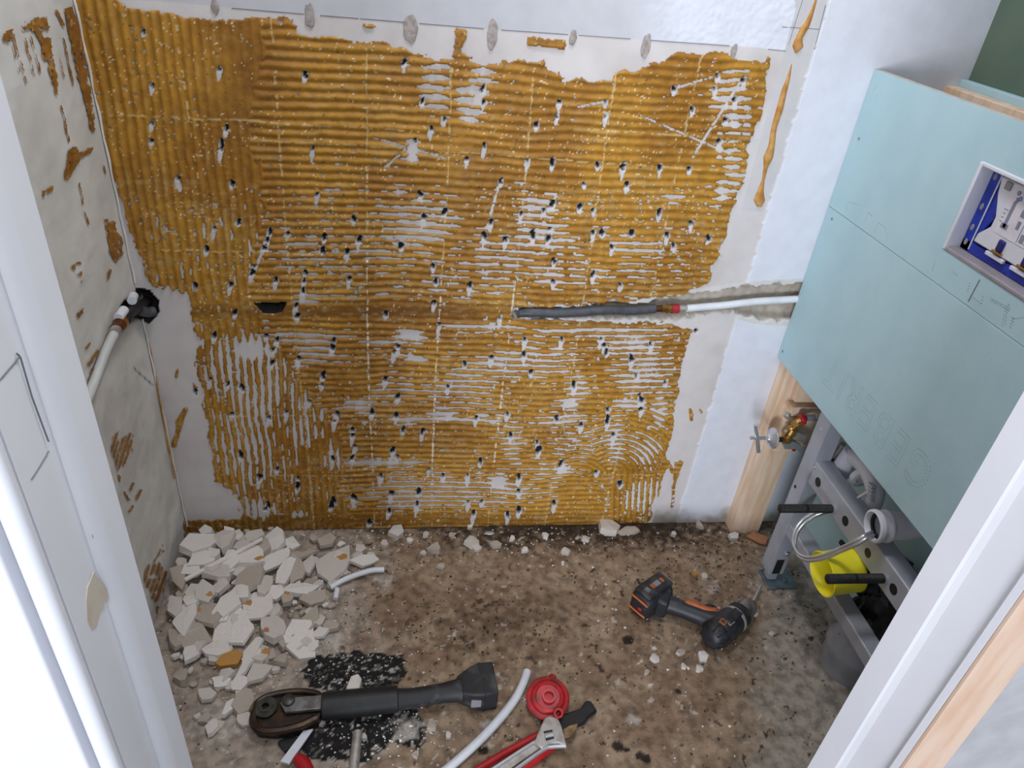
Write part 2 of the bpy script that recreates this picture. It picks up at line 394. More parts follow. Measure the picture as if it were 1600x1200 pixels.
# ---- back wall : ridged ochre adhesive
dx = .002
gx = np.arange(.002, 1.262, dx); gz = np.arange(0.0, 1.262, dx)
X, Z = np.meshgrid(gx, gz, indexing='ij')
px, py = to_px(X, 0 * X, Z)
n1 = vnoise(px, py, 5, 61) - .5; n2 = vnoise(px, py, 5, 62) - .5; n3 = vnoise(px, py, 16, 63) - .5; n4 = vnoise(px, py, 16, 64) - .5
qx = px + n1 * 6 + n3 * 8; qy = py + n2 * 5 + n4 * 7
m = inpoly(qx, qy, MAIN)
for poly in ([(821,58),(835,56),(850,60),(882,62),(886,68),(883,78),(860,76),(840,73),(823,73)], [(558,35),(570,36),(584,35),(589,44),(575,45),(566,41)]):
    m |= inpoly(px + n1 * 4, py + n2 * 3, poly)
for a, b, w in (((1078,640),(1080,655),3),((1094,640),(1096,644),2),((1043,722),(1050,736),3.5),((1062,722),(1052,760),3.5),((1056,724),(1050,790),3),((1066,722),(1056,745),2),
                ((278,660),(290,640),5),((272,694),(284,655),5),((305,605),(303,600),3),((275,588),(277,578),3)):
    m |= segdist(px + n1 * 2, py, a, b) < w
m |= (py > 812 + n4 * 6) & (px < 380)
# ridge field
wav = (vnoise(X, Z, .11, 70) - .5) * .010 + (vnoise(X, Z, .03, 71) - .5) * .003
pit_ch = .0160
ph_h = (Z + wav + .004 * np.sin(X * 9)) / pit_ch
ph_v = (X + wav * .8 + .02 * (1 - Z) * (X < .3)) / pit_ch
ca = PY(952, 745); ph_a = np.hypot(X - ca.x, Z - ca.z) / .0145
cb = PY(895, 760); ph_b = np.hypot(X - cb.x, Z - cb.z) / .013
vz = np.where(py < 470, px < 404 + 10 * np.sin(py / 40.) + n3 * 22, px < np.interp(py, [470, 520, 560, 640, 700, 760, 830], [404, 415, 455, 500, 545, 530, 560]) + n3 * 20)
arc = (np.hypot((px - 985) / 62, (py - 682) / 62) < 1)
arc2 = (np.hypot((px - 925) / 42, (py - 712) / 34) < 1) & ~arc
fan = (px > 955) & (py > 738)
ph = np.where(vz, ph_v, ph_h); ph = np.where(arc2, ph_b, ph); ph = np.where(arc, ph_a, ph); ph = np.where(fan, (X + .15 * Z) / pit_ch, ph)
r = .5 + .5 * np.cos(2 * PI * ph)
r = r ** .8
# areas where the comb was pressed smooth
flat = np.zeros(X.shape)
for a, b, ra, rb, s in ((365,120,40,110,.6),(560,485,270,13,1.),(330,485,60,18,1.),(720,245,30,45,.7),(717,70,12,25,1.),(1010,250,60,40,.25),(600,810,320,12,.8),(550,600,30,40,.5),(850,60,40,12,1.)):
    flat = np.maximum(flat, s * np.exp(-(((px - a) / ra) ** 2 + ((py - b) / rb) ** 2) ** 2))
r = r * (1 - flat) + .62 * flat
# bare (scraped) field
BL = [(680,135,24,46,.62),(738,150,22,24,1.0),(735,180,14,14,1.1),(755,115,14,20,.8),(690,100,18,8,.7),(640,330,80,40,.34),(660,362,46,24,.62),(628,378,14,10,.9),(655,350,12,16,.9),
(840,325,30,22,.72),(850,368,45,28,.55),(1055,312,16,7,.9),(1138,150,26,40,.55),(1146,190,14,22,.8),(1124,228,6,18,1.0),(1146,262,14,40,.62),(1128,300,10,18,.9),(820,385,70,30,.5),(860,432,26,22,.6),
(780,400,60,30,.42),(1000,385,60,18,.4),(392,544,34,18,1.25),(360,560,20,30,.7),(475,527,60,11,.6),(500,548,46,22,.48),(640,524,24,10,1.2),(605,532,46,5,.8),(745,512,70,9,.6),(650,559,34,4,1.0),
(785,570,48,22,.55),(840,562,70,26,.5),(725,602,44,36,.5),(730,653,70,7,.7),(692,650,22,14,1.0),(640,655,26,7,.8),(930,518,110,8,.6),(985,540,50,20,.6),(1005,582,44,46,.62),(900,606,22,18,.6),
(890,630,14,9,1.0),(985,632,24,9,.95),(960,690,18,34,.62),(1010,705,28,26,.5),(880,657,44,12,.6),(800,690,16,34,.55),(395,600,64,70,.50),(385,690,64,70,.47),(345,575,30,40,.5),(480,660,30,40,.48),
(560,632,30,14,.75),(590,722,44,6,1.2),(640,722,20,4,.9),(645,772,90,32,.52),(750,765,70,26,.52),(778,752,18,12,1.25),(402,795,34,18,.72),(466,803,16,6,1.0),(878,733,16,8,1.0),(1015,780,44,26,.45),
(520,715,14,20,.7),(408,640,14,14,.8),(283,290,6,8,.8),(645,238,9,20,1.2),(905,690,40,24,.36),(560,400,200,40,.24),(700,440,160,30,.24),(920,425,120,25,.26),(480,470,22,16,.5),(270,470,30,20,.9),
(265,460,18,14,1.0),(620,610,60,30,.3),(850,740,60,30,.3),(1030,640,14,30,.6),(1165,180,8,40,.5)]
bare = -.26 + .16 * sm(.5, .8, fbm(px, py, 60, 80, 2)) * (py > 280)
for a, b, ra, rb, s in BL:
    sel = (np.abs(px - a) < ra * 2) & (np.abs(py - b) < rb * 2)
    v = s * np.exp(-(((px[sel] - a) / ra) ** 2 + ((py[sel] - b) / rb) ** 2) ** 1.5)
    bare[sel] = np.maximum(bare[sel], v)
fine = vnoise(px * .35, py, 3.2, 82)          # horizontally smeared breakup
fine = np.where(vz, vnoise(px, py * .35, 3.2, 83), fine)
keep = r * .8 + .5 * (fine - .5) + .34 * (vnoise(px, py, 14, 84) - .5) > bare - .17
# small flecks
fleck = (vnoise(px * .5, py, 3., 86) > .965 - .05 * (py > 290)) & (vnoise(px, py, 40, 87) > .45)
keep &= ~fleck
# pits and their scars
pit = np.full(X.shape, 9.); scar = np.full(X.shape, 9.)
random.seed(7)
for i, (a, b) in enumerate(PITS):
    s = 2.6 + 1.9 * random.random(); an = random.uniform(-.5, .5); el = random.uniform(.9, 1.9)
    sel = (np.abs(px - a) < 30) & (np.abs(py - b) < 40)
    u = (px[sel] - a) * math.cos(an) + (py[sel] - b) * math.sin(an); w = -(px[sel] - a) * math.sin(an) + (py[sel] - b) * math.cos(an)
    pit[sel] = np.minimum(pit[sel], np.hypot(u, w / el) / s)
    sl = 6 + 8 * ((i * 37) % 10) / 10
    pu = px[sel] - a + .15 * (py[sel] - b); pw = py[sel] - b - sl * .6
    scar[sel] = np.minimum(scar[sel], np.hypot(pu / (4.2 - 2.0 * np.clip(pw / sl, -1, 1)), pw / sl))
keep &= ~(pit + n1 * .5 < 1.0)
keep &= ~((scar + n2 * .7 < .8))
m &= keep
h_ = inpoly(px + n1 * 3, py + n2 * 3, CHANNEL) | inpoly(px, py, HOLE) | inpoly(px, py, CORNER_HOLE)
m &= ~h_
# long scratches
for a, b, w in (((650,219),(600,262),1),((1162,118),(1082,245),1.3),((1053,138),(1112,120),1.2),((780,285),(755,375),1.5),((422,362),(395,430),1.6),((585,215),(700,248),.9),((946,158),(900,168),1.2),((1000,180),(1140,240),.8)):
    m &= ~((segdist(px, py, a, b) < w) & (vnoise(px, py, 4, 90) > .35))
hgt = .0006 + .0031 * r + (vnoise(X, Z, .005, 91) - .5) * .0007
oc1 = lin((182, 132, 44)); oc2 = lin((150, 100, 28)); oc3 = lin((112, 70, 22)); pale = lin((210, 186, 132)); dusty_lit = lin((190, 160, 104))
cl = np.ones(X.shape + (3,)) * oc1
cl = mixc(cl, oc2, sm(.35, .7, fbm(px, py, 90, 95)) * .8)
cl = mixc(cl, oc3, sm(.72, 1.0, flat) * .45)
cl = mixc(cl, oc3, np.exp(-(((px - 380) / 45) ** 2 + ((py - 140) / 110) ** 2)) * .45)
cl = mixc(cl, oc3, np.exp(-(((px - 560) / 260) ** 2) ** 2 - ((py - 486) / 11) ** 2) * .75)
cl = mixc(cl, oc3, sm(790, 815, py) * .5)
cl = mixc(cl, oc2 * .68, (1 - r) * .5)  # shading between the ridges painted into the valley colour
cl = mixc(cl, dusty_lit, sm(.6, .9, vnoise(px, py, 26, 96)) * sm(.5, 1, r) * .4)  # dust tone weighted to the crests, which paints them lighter
cl = mixc(cl, dusty_lit * .95, sm(.55, .9, vnoise(px * .4, py, 4, 97)) * (py > 280) * .35)
# grout marks between the old 15 cm tiles
for i, xv in enumerate((.154, .303, .455, .603, .754, .907, 1.06)):
    d = np.abs(X - xv - .004 * np.sin(Z * 5 + i) - (vnoise(Z, X * 0 + i, .02, 99 + i) - .5) * .003)
    br = vnoise(X * 0 + i * 3, Z, .010, 110 + i)
    ln = (d < .0016 + .0022 * (vnoise(Z, X * 0, .005, 120 + i) - .5)) & (br > (.30 if i not in (0,) else .55)) & (vnoise(X * 0, Z, .0045, 150 + i) > .30)
    strong = (Z < .75) & (br > .38) & (i in (2, 3, 4)) & (Z > .1)
    cl[ln] = mixc(cl, pale, .65 * np.ones(X.shape))[ln]; cl[ln & strong] = lin((222, 212, 196)); hgt[ln] = np.maximum(hgt[ln], .0032)
for zv, x0, x1, t in ((1.0, .02, .62, .4), (.968, .25, 1.2, .3), (.75, .0, .35, .45), (.355, .15, 1.17, .5), (.176, .17, .5, .35), (.178, .7, 1.2, .4), (.655, .5, 1.1, .62), (1.03, .85, 1.2, .45)):
    zz = zv + .004 * np.sin(X * 4)
    ln = (np.abs(Z - zz - (vnoise(X, Z * 0, .03, 131) - .5) * .003) < .0018) & (X > x0) & (X < x1) & (vnoise(X, Z * 0, .006, 130 + int(zv * 100)) > t)
    cl[ln] = mixc(cl, pale, .5 * np.ones(X.shape))[ln]; hgt[ln] = np.maximum(hgt[ln], .0028)
# fine chalky specks on ridges
sp = (vnoise(px, py, 2.2, 140) > .9) & (vnoise(px, py, 30, 141) > .4)
cl[sp] = lin((214, 200, 170))
bsp = (vnoise(px, py, 2.6, 142) > .965)
cl[bsp] = lin((60, 44, 28))
e = facemask(m)
vm = m.copy()
nb = (m.astype(float) + np.roll(m, 1, 0) + np.roll(m, -1, 0) + np.roll(m, 1, 1) + np.roll(m, -1, 1)) / 5
hgt = hgt * np.where(nb > .99, 1, .35)
ybase = (fbm(X, Z, .08, 1) - .5) * .0006 - .0004
P = np.stack([X, ybase - hgt - .0008, Z], -1)
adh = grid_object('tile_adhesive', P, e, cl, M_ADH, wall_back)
adh['label'] = 'ochre tile adhesive combed into ridges'

for a_, b_ in ((362, 474), (500, 560), (563, 632), (655, 756), (783, 888), (904, 985), (1016, 1140)):
    q_ = [PY(x, float(np.interp(x, [330, 760, 1190], [10, 45, 75])), -.0006) for x in np.linspace(a_, b_, 6)]
    MB().tube(q_, .0006, 5).build('pencil_line', M_PENCIL, wall_back)
# plugged screw holes along the pencil line
for i, (a, b, w, h) in enumerate(((336,10,6,11),(484,24,8,16),(641,44,12,19),(769,53,9,20),(895,58,6,11),(1009,72,8,16),(1146,80,5,11))):
    c = PY(a, b); k = mpp(c)
    pts = [c + Vector((math.cos(t) * w * k * random.uniform(.8, 1.1), -.0005, math.sin(t) * h * k * 1.1 * random.uniform(.85, 1.1))) for t in np.linspace(0, 2 * PI, 15)[:-1]]
    MB().prism(pts, (0, -.0025, 0)).build('filler_patch', M_PLUG, wall_back, bevel=.001)
# the drips of adhesive on the tape at the right
def blob(name, pts, wd, Y, m, parent):
    P_ = [PY(x, y, Y) for x, y in pts]; mb = MB(); path = curve(P_, 6); ws = np.interp(np.linspace(0, len(wd) - 1, len(path)), range(len(wd)), wd)
    rr = [max(.0006, w * mpp(P_[0])) for w in ws]
    n = 8; vs_ = []; fs = []
    for i, p in enumerate(path):
        for k in range(n + 1):
            a = PI * k / n; vs_.append(p + Vector((math.cos(a) * rr[i], -math.sin(a) * min(.006, rr[i] * .8), 0)))
    for i in range(len(path) - 1):
        for k in range(n): fs.append((i * (n + 1) + k, i * (n + 1) + k + 1, (i + 1) * (n + 1) + k + 1, (i + 1) * (n + 1) + k))
    mb.add(vs_, fs); return mb.build(name, m, parent, smooth=60)
blob('adhesive_drip', [(1237,98),(1232,120),(1225,142),(1218,170),(1209,200),(1205,228),(1200,245),(1196,262),(1192,282),(1188,298),(1186,312),(1186,322)], [1,3,5,6,5,6,9,4,3,6,11,5], .001, M_OCHRE, wall_back)
blob('adhesive_drip', [(1276,-6),(1270,14),(1262,34),(1256,44),(1248,60),(1246,72),(1243,83)], [2,3,5,7,6,10,2], .001, M_OCHRE, wall_back)
blob('adhesive_drip', [(1078,640),(1080,648),(1079,656)], [2,4,2], .001, M_OCHRE, wall_back)
# tape lines beside the painted board
for a, b, w in (((1290,8),(1240,205),1.2), ((1222,42),(1286,46),.8), ((1200,77),(1228,80),.8), ((1254,0),(1232,70),.8)):
    p, q = PY(*a, -.0002), PY(*b, -.0002); MB().tube([p, q], .0007 * w, 6).build('tape_edge', M_PENCIL, wall_back)

# ---- left wall
dy = .004
gy = np.arange(YF, .0001, dy); gz = np.arange(0, 1.361, dy)
Y, Z = np.meshgrid(gy, gz, indexing='ij')
px, py = to_px(0 * Y, Y, Z)
hx = (fbm(Y, Z, .15, 201) - .5) * .005 + (fbm(Y * .5, Z, .03, 205) - .5) * .0025
hx = hx * sm(0, .03, -Y)
cl = np.ones(Y.shape + (3,)) * lin((216, 214, 208))
cl = mixc(cl, lin((202, 200, 194)), sm(.4, .75, fbm(Y, Z, .1, 210)) * .7)
cl = mixc(cl, lin((192, 186, 182)), sm(520, 600, py) * sm(.35, .7, fbm(Y, Z, .05, 212)) * .6)
gl = (polydist(px, py, [(210,575),(240,602)], False) < 1.2)
cl[gl] = lin((130, 130, 128))
hole = inpoly(px, py, [(188,478),(205,462),(222,452),(236,500),(215,498),(200,506),(186,500)])
hx[hole] -= .02; cl[hole] = lin((44, 42, 42))  # shade inside the hole painted as dark colour
groove = segdist(px, py, (182, 515), (146, 600)) < 9
hx[groove] -= .006
P = np.stack([hx, Y, Z], -1)
wall_left = grid_object('wall_left', P, np.ones((len(gy) - 1, len(gz) - 1), bool), cl, M_PLASTER)
wall_left.data.update()
struct(wall_left, 'grey-white plaster side wall with a few ochre adhesive remnants', 'wall')
MB().bb(-.06, 0, YF, .05, float(gz[-1]), ZC).build('wall_upper_face', M_WHITEWALL, wall_left)
MB().bb(-.07, -.045, YF, .05, -.02, float(gz[-1])).build('wall_core', M_CORE, wall_left)
# adhesive remnants on the left wall
dy = .0022
gy = np.arange(YF + .05, .0001, dy); gz = np.arange(0, 1.361, dy)
Y, Z = np.meshgrid(gy, gz, indexing='ij')
px, py = to_px(0 * Y, Y, Z)
a1 = vnoise(px, py, 4, 221) - .5; a2 = vnoise(px, py, 4, 222) - .5
m = np.zeros(Y.shape, bool)
for poly in ([(28,38),(52,27),(70,22),(80,82),(90,152),(84,152),(70,104),(58,60),(46,46),(33,50)], [(96,12),(112,6),(118,40),(130,100),(141,142),(148,206),(140,206),(128,152),(116,104),(106,60)],
             [(114,18),(128,40),(138,118),(128,118),(120,60)], [(106,230),(118,227),(126,250),(112,270),(106,284),(98,275),(102,254)], [(62,299),(80,287),(83,297),(66,309)],
             [(162,341),(178,346),(190,380),(189,398),(180,414),(168,390)], [(108,416),(123,406),(125,414),(112,423)], [(114,429),(124,421),(124,430),(117,432)], [(120,439),(128,433),(128,440),(122,443)],
             [(162,436),(168,418),(175,422),(168,438)], [(115,493),(127,479),(128,490),(118,499)], [(0,50),(14,44),(20,58),(10,66),(0,64)],
             [(248,964),(256,968),(259,982),(252,990)], [(284,812),(292,822),(297,842),(288,842)], [(118,240),(142,228),(143,236),(120,250)]):
    m |= inpoly(px + a1 * 5, py + a2 * 5, poly)
stripe = np.cos(2 * PI * (px * .93 - py * .30 * -1.0) / 6.5 + a1 * 1.4)
for poly in ([(170,681),(184,672),(190,684),(200,674),(207,680),(207,700),(196,722),(181,736),(172,712)], [(222,905),(234,886),(246,878),(257,890),(259,908),(249,930),(246,962),(238,942),(228,918)]):
    m |= inpoly(px + a1 * 5, py + a2 * 5, poly) & (stripe > -.8)
for a, b, w in (((16,46),(38,130),1.8),((14,54),(27,112),1.5),((37,60),(52,120),1.5),((45,56),(62,116),1.6),((96,55),(113,133),1.8),((90,90),(98,120),1.2),((92,165),(106,220),1.7),((84,15),(96,40),2.5),((122,285),(128,318),1.6),
                ((130,330),(138,362),1.5),((160,258),(163,272),1.5),((132,545),(138,536),2),((136,572),(150,548),3),((140,584),(149,568),2.5),((193,768),(201,782),2),((202,766),(208,756),2.5),((212,780),(219,766),2.5),((200,800),(208,790),2),
                ((238,880),(252,852),1.5),((225,900),(232,882),2),((246,874),(253,860),1.5),((183,742),(185,752),2)):
    m |= segdist(px + a1 * 2, py + a2 * 2, a, b) < w
m &= vnoise(px, py, 6, 226) > .12
hb = (fbm(Y, Z, .15, 201) - .5) * .005 + (fbm(Y * .5, Z, .03, 205) - .5) * .0025
hb = hb * sm(0, .03, -Y)
cl = np.ones(Y.shape + (3,)) * lin((164, 112, 44)); cl = mixc(cl, lin((140, 94, 40)), sm(.3, .7, fbm(px, py, 20, 230)))
cl = mixc(cl, lin((196, 160, 104)), sm(.7, .9, vnoise(px, py, 5, 231)) * .7)
P = np.stack([hb + .0022 + (a2 + .5) * .001, Y, Z], -1)
o = grid_object('tile_adhesive', P, facemask(m), cl, M_ADH, wall_left)
# corner bead of sealant running down the corner
mb = MB(); path = [Vector((.0035 + .0008 * math.sin(i * 1.7), -.004, z)) for i, z in enumerate(np.arange(0.02, 1.35, .02)) if not .60 < z < .68]
lo = [p for p in path if p.z < .62]; hi = [p for p in path if p.z > .66]
for pp in (lo, hi): MB().tube(pp, [.0014 + .0010 * random.random() for _ in pp], 6).build('corner_sealant', M_CHUNK2, wall_left)
for a, b in ((100, 330), (360, 440), (520, 760)):
    pp = [PX(np.interp(y, [0, 830], [137, 291]) - 3, y, .004) for y in range(a, b, 12)]
    MB().tube(pp, [.0012 + .0012 * random.random() for _ in pp], 5).build('corner_adhesive_line', M_OCHRE, wall_left)

# ---- right wall, floor, ceiling
w = struct(MB().bb(XR, XR + .05, YH - .05, .05, -.02, ZC).build('wall_right', M_GREENW), 'dark green moisture-proof plasterboard side wall behind the cistern frame', 'wall')
MB().bb(XR - .010, XR, YF + .005, -.002, .0, .94).build('lower_board', mat('teal_plasterboard', (196, 232, 238), .8, c2=(190, 228, 235), ns=12), w)
struct(MB().bb(-.1, XR + .1, YF - .1, .06, ZC, ZC + .05).build('ceiling', M_CEIL), 'white ceiling of the small stripped room', 'ceiling')
fill_light = empty('ceiling_fill', (.72, -.45, ZC)); tag(fill_light, 'added white rim of an unseen lamp above the stripped room', 'fill_light')  # fixture made up to go with the ceiling fill
MB().lathe((.72, -.45, ZC), (0, 0, -1), [(0, .18), (.025, .18), (.03, .172), (.03, .16), (.02, .16)], 32, cap=False).build('fill_rim', M_PAINT, fill_light)
dy = .004
gx = np.arange(0, XR + dy, dy); gy = np.arange(-1.08, .0001, dy)
X, Y = np.meshgrid(gx, gy, indexing='ij')
px, py = to_px(X, Y, 0 * X)
n5 = fbm(X, Y, .05, 301); n6 = vnoise(X, Y, .012, 302); wx = X + (vnoise(X, Y, .011, 310) - .5) * .012; wy = Y + (vnoise(X, Y, .011, 311) - .5) * .012; n7 = .6 * vnoise(wx * .8 + wy * .6, wy * .8 - wx * .6, .0075, 303) + .4 * vnoise(wx, wy, .016, 313); n8 = fbm(X, Y, .2, 304)
cl = np.ones(X.shape + (3,)) * lin((162, 140, 117))
cl = mixc(cl, lin((136, 112, 92)), sm(.35, .7, n5) * .9)
cl = mixc(cl, lin((166, 146, 124)), sm(.5, .8, n8) * .6)
grey = sm(1150, 1240, px + (py - 1000) * .1 + (n5 - .5) * 80)
cl = mixc(cl, lin((176, 168, 156)), grey * .9)
cl = mixc(cl, lin((172, 160, 148)), sm(640, 520, px + (n5 - .5) * 120) * .75)
so = sm(0, 1, 1.35 - np.hypot((px - 900) / 290, (py - 822) / 36) + (n6 - .5) * .9)
cl = mixc(cl, lin((52, 42, 34)), so * .92)
so = np.maximum(sm(.2, 1, 1.1 - np.hypot((px - 760) / 130, (py - 985) / 60) + (n6 - .5) * 1.6), sm(.2, 1, 1.1 - np.hypot((px - 850) / 60, (py - 960) / 40) + (n6 - .5) * 1.6))
cl = mixc(cl, lin((92, 74, 58)), so * .55)
sp = (n7 > .78) & (vnoise(X, Y, .05, 305) > .35) & (px > 520)
cl[sp] = lin((84, 68, 56))
sp = (n7 < .22) & (vnoise(X, Y, .06, 306) > .45)
cl[sp] = lin((190, 180, 168))
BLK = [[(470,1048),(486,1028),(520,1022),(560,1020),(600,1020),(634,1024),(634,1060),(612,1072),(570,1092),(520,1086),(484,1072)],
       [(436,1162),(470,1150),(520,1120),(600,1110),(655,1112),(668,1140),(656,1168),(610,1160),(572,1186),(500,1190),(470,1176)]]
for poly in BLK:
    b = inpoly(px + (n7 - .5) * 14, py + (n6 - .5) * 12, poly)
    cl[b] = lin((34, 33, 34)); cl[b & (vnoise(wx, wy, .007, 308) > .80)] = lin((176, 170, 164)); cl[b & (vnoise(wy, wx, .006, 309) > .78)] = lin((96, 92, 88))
for a, b, s in ((965,1165,10),(1000,1180,8),(755,1172,9),(980,1170,5),(1060,1080,6),(980,1000,10),(1010,1185,9)):
    d = np.hypot(px - a, (py - b) * 1.2) / s + (n7 - .5) * .9; cl = mixc(cl, lin((52, 42, 36)), sm(1.1, .7, d))
for a, b, s in ((1115,915,14),(990,1125,12),(640,1140,26),(760,1130,10),(520,1000,26),(600,905,16),(340,1130,40)):
    d = np.hypot(px - a, (py - b) * 1.2) / s + (n7 - .5) * 1.4; cl = mixc(cl, lin((196, 188, 178)), sm(1.1, .5, d) * .7)
hz = (n5 - .5) * .006 + (n7 - .5) * .0012 - .002
P = np.stack([X, Y, hz], -1)
floor = grid_object('floor', P, np.ones((len(gx) - 1, len(gy) - 1), bool), cl, M_FLOOR, flip=False)
struct(floor, 'dirty bare concrete floor with dark soil and black stains', 'floor')
MB().bb(-.1, XR + .1, -1.08, .06, -.06, -.008).build('floor_slab', M_CORE, floor)

# ---- door wall and jambs
struct(MB().bb(-.8, .20, YH, YF, -.02, ZC).build('wall_front', M_WHITEWALL), 'white front wall left of the door opening', 'wall')
struct(MB().bb(1.126, 2.2, YH, YF, -.02, ZC).build('wall_front', M_GREYWALL), 'grey wallboard right of the door opening', 'wall')
XL, XJ = .30, 1.075
prof = [(.201, YF), (XL, YF), (XL, -.929)] + [(XL - .010 * (1 - math.cos(t)) , -.929 - .013 * math.sin(t)) for t in np.linspace(.2, PI / 2, 5)] + [(XL - .008, -.955), (XL - .006, -.965), (XL - .006, -.998), (.201, -.998)]
tl = MB().prism([(x, y, -.02) for x, y in prof], (0, 0, 2.1)).build('trim_1', M_PAINT, smooth=25)
struct(tl, 'white painted door jamb with pencilled hinge marks and a tan stain', 'door jamb')
MB().prism([(XL - .012 + .008 * math.cos(t), -.999 - .007 + .007 * math.sin(t), -.02) for t in np.linspace(0, 2 * PI, 13)[:-1]], (0, 0, 2.1)).build('edge_bead', M_PAINT, tl)
MB().bb(.20, XL - .026, -1.012, -.998, -.02, 2.08).build('casing_board', M_PAINT, tl, bevel=.002)
MB().bb(.10, .199, -1.017, -1.0005, -.02, 2.08).build('casing_board', M_PAINT, tl, bevel=.002)
def on_jamb(x, y): return PX(x, y, XL - .0058)
for pts in ([(26,552),(31,557)], [(0,593),(31,557)], [(32,558),(50,620),(76,690)], [(76,705),(60,732),(49,749)]):
    P_ = [on_jamb(*p) for p in pts]; MB().tube(P_, .0006, 5).build('pencil_mark', M_PENCIL, tl)
st = [PX(x, y, XL - .0061) for x, y in ((146,893),(153,905),(165,920),(168,935),(158,950),(150,980),(143,984),(136,970),(134,940),(136,918))]
MB().prism(st, (.0006, 0, 0)).build('stain_patch', M_STAIN, tl)
st = [PX(x, y, XL - .0061) for x, y in ((143,830),(151,828),(149,838),(144,841))]
MB().prism(st, (.0005, 0, 0)).build('stain_patch', M_STAIN, tl)
prof = [(1.125, YF), (XJ, YF), (XJ, -.934), (XJ + .0015, -.937), (XJ + .0035, -.944), (XJ + .004, -.952), (XJ + .004, -.988), (XJ - .001, -.991), (XJ - .001, -.999), (1.125, -.999)]
tr = MB().prism([(x, y, -.02) for x, y in prof], (0, 0, 2.1)).build('trim_2', M_PAINT, smooth=4)
struct(tr, 'bright white painted door jamb beside the raw pine liner', 'door jamb')
struct(MB().bb(XJ - .001, 1.1255, -1.004, -.9992, -.02, 2.08).build('trim_3', M_PINE2, bevel=.001), 'raw pine liner edge between white jamb and grey wallboard', 'trim')
MB().bb(.2005, 1.1255, -.999, YF, 2.08, ZC).build('trim_4', M_PAINT)
bpy.data.objects['trim_4']['kind'] = 'structure'; tag(bpy.data.objects['trim_4'], 'white wall head above the door opening', 'trim')

# ================================================================== CISTERN BOX
XP = 1.40
def bolt(c, d, r, h, m, parent, name='bolt', n=6):
    return MB().lathe(c, d, [(0, r), (h, r)], n).build(name, m, parent, smooth=0, bevel=r * .12)
def screw(parent, x, y, X=XP, m=None):
    c = PX(x, y, X); MB().lathe(c, (-1, 0, 0), [(-.001, .0035), (.0006, .0033)], 10).build('screw_head', m or M_DGREY, parent)
def dots(parent, P_, r=.0011, name='printed_dots'):
    mb = MB()
    for p in P_: mb.lathe(p, (-1, 0, 0), [(-.0002, r), (.0005, r * .8)], 5)
    o = mb.build(name, M_PRINT, parent); o['kind'] = 'stuff'; return o
def text_dots(body, size, step):
    cu = bpy.data.curves.new('t', 'FONT'); cu.body = body; cu.size = size; cu.space_character = 1.18; cu.resolution_u = 6
    ob = bpy.data.objects.new('t', cu); COL.objects.link(ob)
    dg = bpy.context.evaluated_depsgraph_get(); me = ob.evaluated_get(dg).to_mesh()
    b = bmesh.new(); b.from_mesh(me); bmesh.ops.remove_doubles(b, verts=b.verts, dist=1e-6); out = []
    for ed in b.edges:
        if len(ed.link_faces) == 1:
            p, q = ed.verts[0].co, ed.verts[1].co; n = max(1, int((p - q).length / step))
            for k in range(n): out.append(p.lerp(q, k / n))
    b.free(); ob.evaluated_get(dg).to_mesh_clear(); bpy.data.objects.remove(ob)
    keep = []
    for p in out:
        if all((p - k).length > step * .7 for k in keep): keep.append(p)
    return keep

# upper board with the service opening
Y0, Y1 = -.90, -.004
ZB, ZJ, ZT = .536, .905, 1.170
HY0, HY1, HZ0, HZ1 = -.605, -.360, .962, 1.100
ub = empty('plasterboard_panel', (XP, -.45, ZJ))
tag(ub, 'upper pale green plasterboard panel with the recessed service opening', 'plasterboard')
ys = [Y0, HY0, HY1, Y1]; zs = [ZJ + .0006, HZ0, HZ1, ZT]
mb = MB()
for X_ in (XP, XP + .0125): mb.v += [Vector((X_, y, z)) for y in ys for z in zs]
def vi(s, i, j): return s * 16 + i * 4 + j
for s in (0, 1):
    for i in range(3):
        for j in range(3):
            if (i, j) == (1, 1): continue
            mb.f.append((vi(s, i, j), vi(s, i + 1, j), vi(s, i + 1, j + 1), vi(s, i, j + 1)))
per = [(0, 0), (1, 0), (2, 0), (3, 0), (3, 1), (3, 2), (3, 3), (2, 3), (1, 3), (0, 3), (0, 2), (0, 1)]
for k in range(12):
    (i, j), (i2, j2) = per[k], per[(k + 1) % 12]; mb.f.append((vi(0, i, j), vi(0, i2, j2), vi(1, i2, j2), vi(1, i, j)))
hol = [(1, 1), (2, 1), (2, 2), (1, 2)]
for k in range(4):
    (i, j), (i2, j2) = hol[k], hol[(k + 1) % 4]; mb.f.append((vi(0, i, j), vi(0, i2, j2), vi(1, i2, j2), vi(1, i, j)))
mb.build('board', M_GREENB, ub)
MB().bb(XP + .0005, XP + .012, Y0, Y1, ZT - .0005, ZT + .0004).build('cut_edge', M_CORE, ub)
for p in ((1368,136), (1342,217)): screw(ub, *p, m=M_CHROME if p[1] == 136 else None)
a, b = PX(1531, 437, XP - .0002), PX(1513, 471, XP - .0002)
MB().tube([a, b], .0009, 5).build('pencil_line', M_PENCIL, ub)
pts = []
for seg in (((1572,478),(1566,508)), ((1576,476),(1570,506)), ((1548,466),(1578,482)), ((1550,470),(1576,485)), ((1580,512),(1584,498)), ((1584,498),(1600,496)), ((1578,510),(1582,496)), ((1517,462),(1532,474)),
            ((1460,410),(1457,422)), ((1488,425),(1495,430)), ((1515,443),(1512,455)), ((1536,464),(1534,474))):
    p, q = PX(*seg[0], XP), PX(*seg[1], XP); n = max(2, int((p - q).length / .004)); pts += [p.lerp(q, k / n) for k in range(n + 1)]
dots(ub, pts)
pts = []
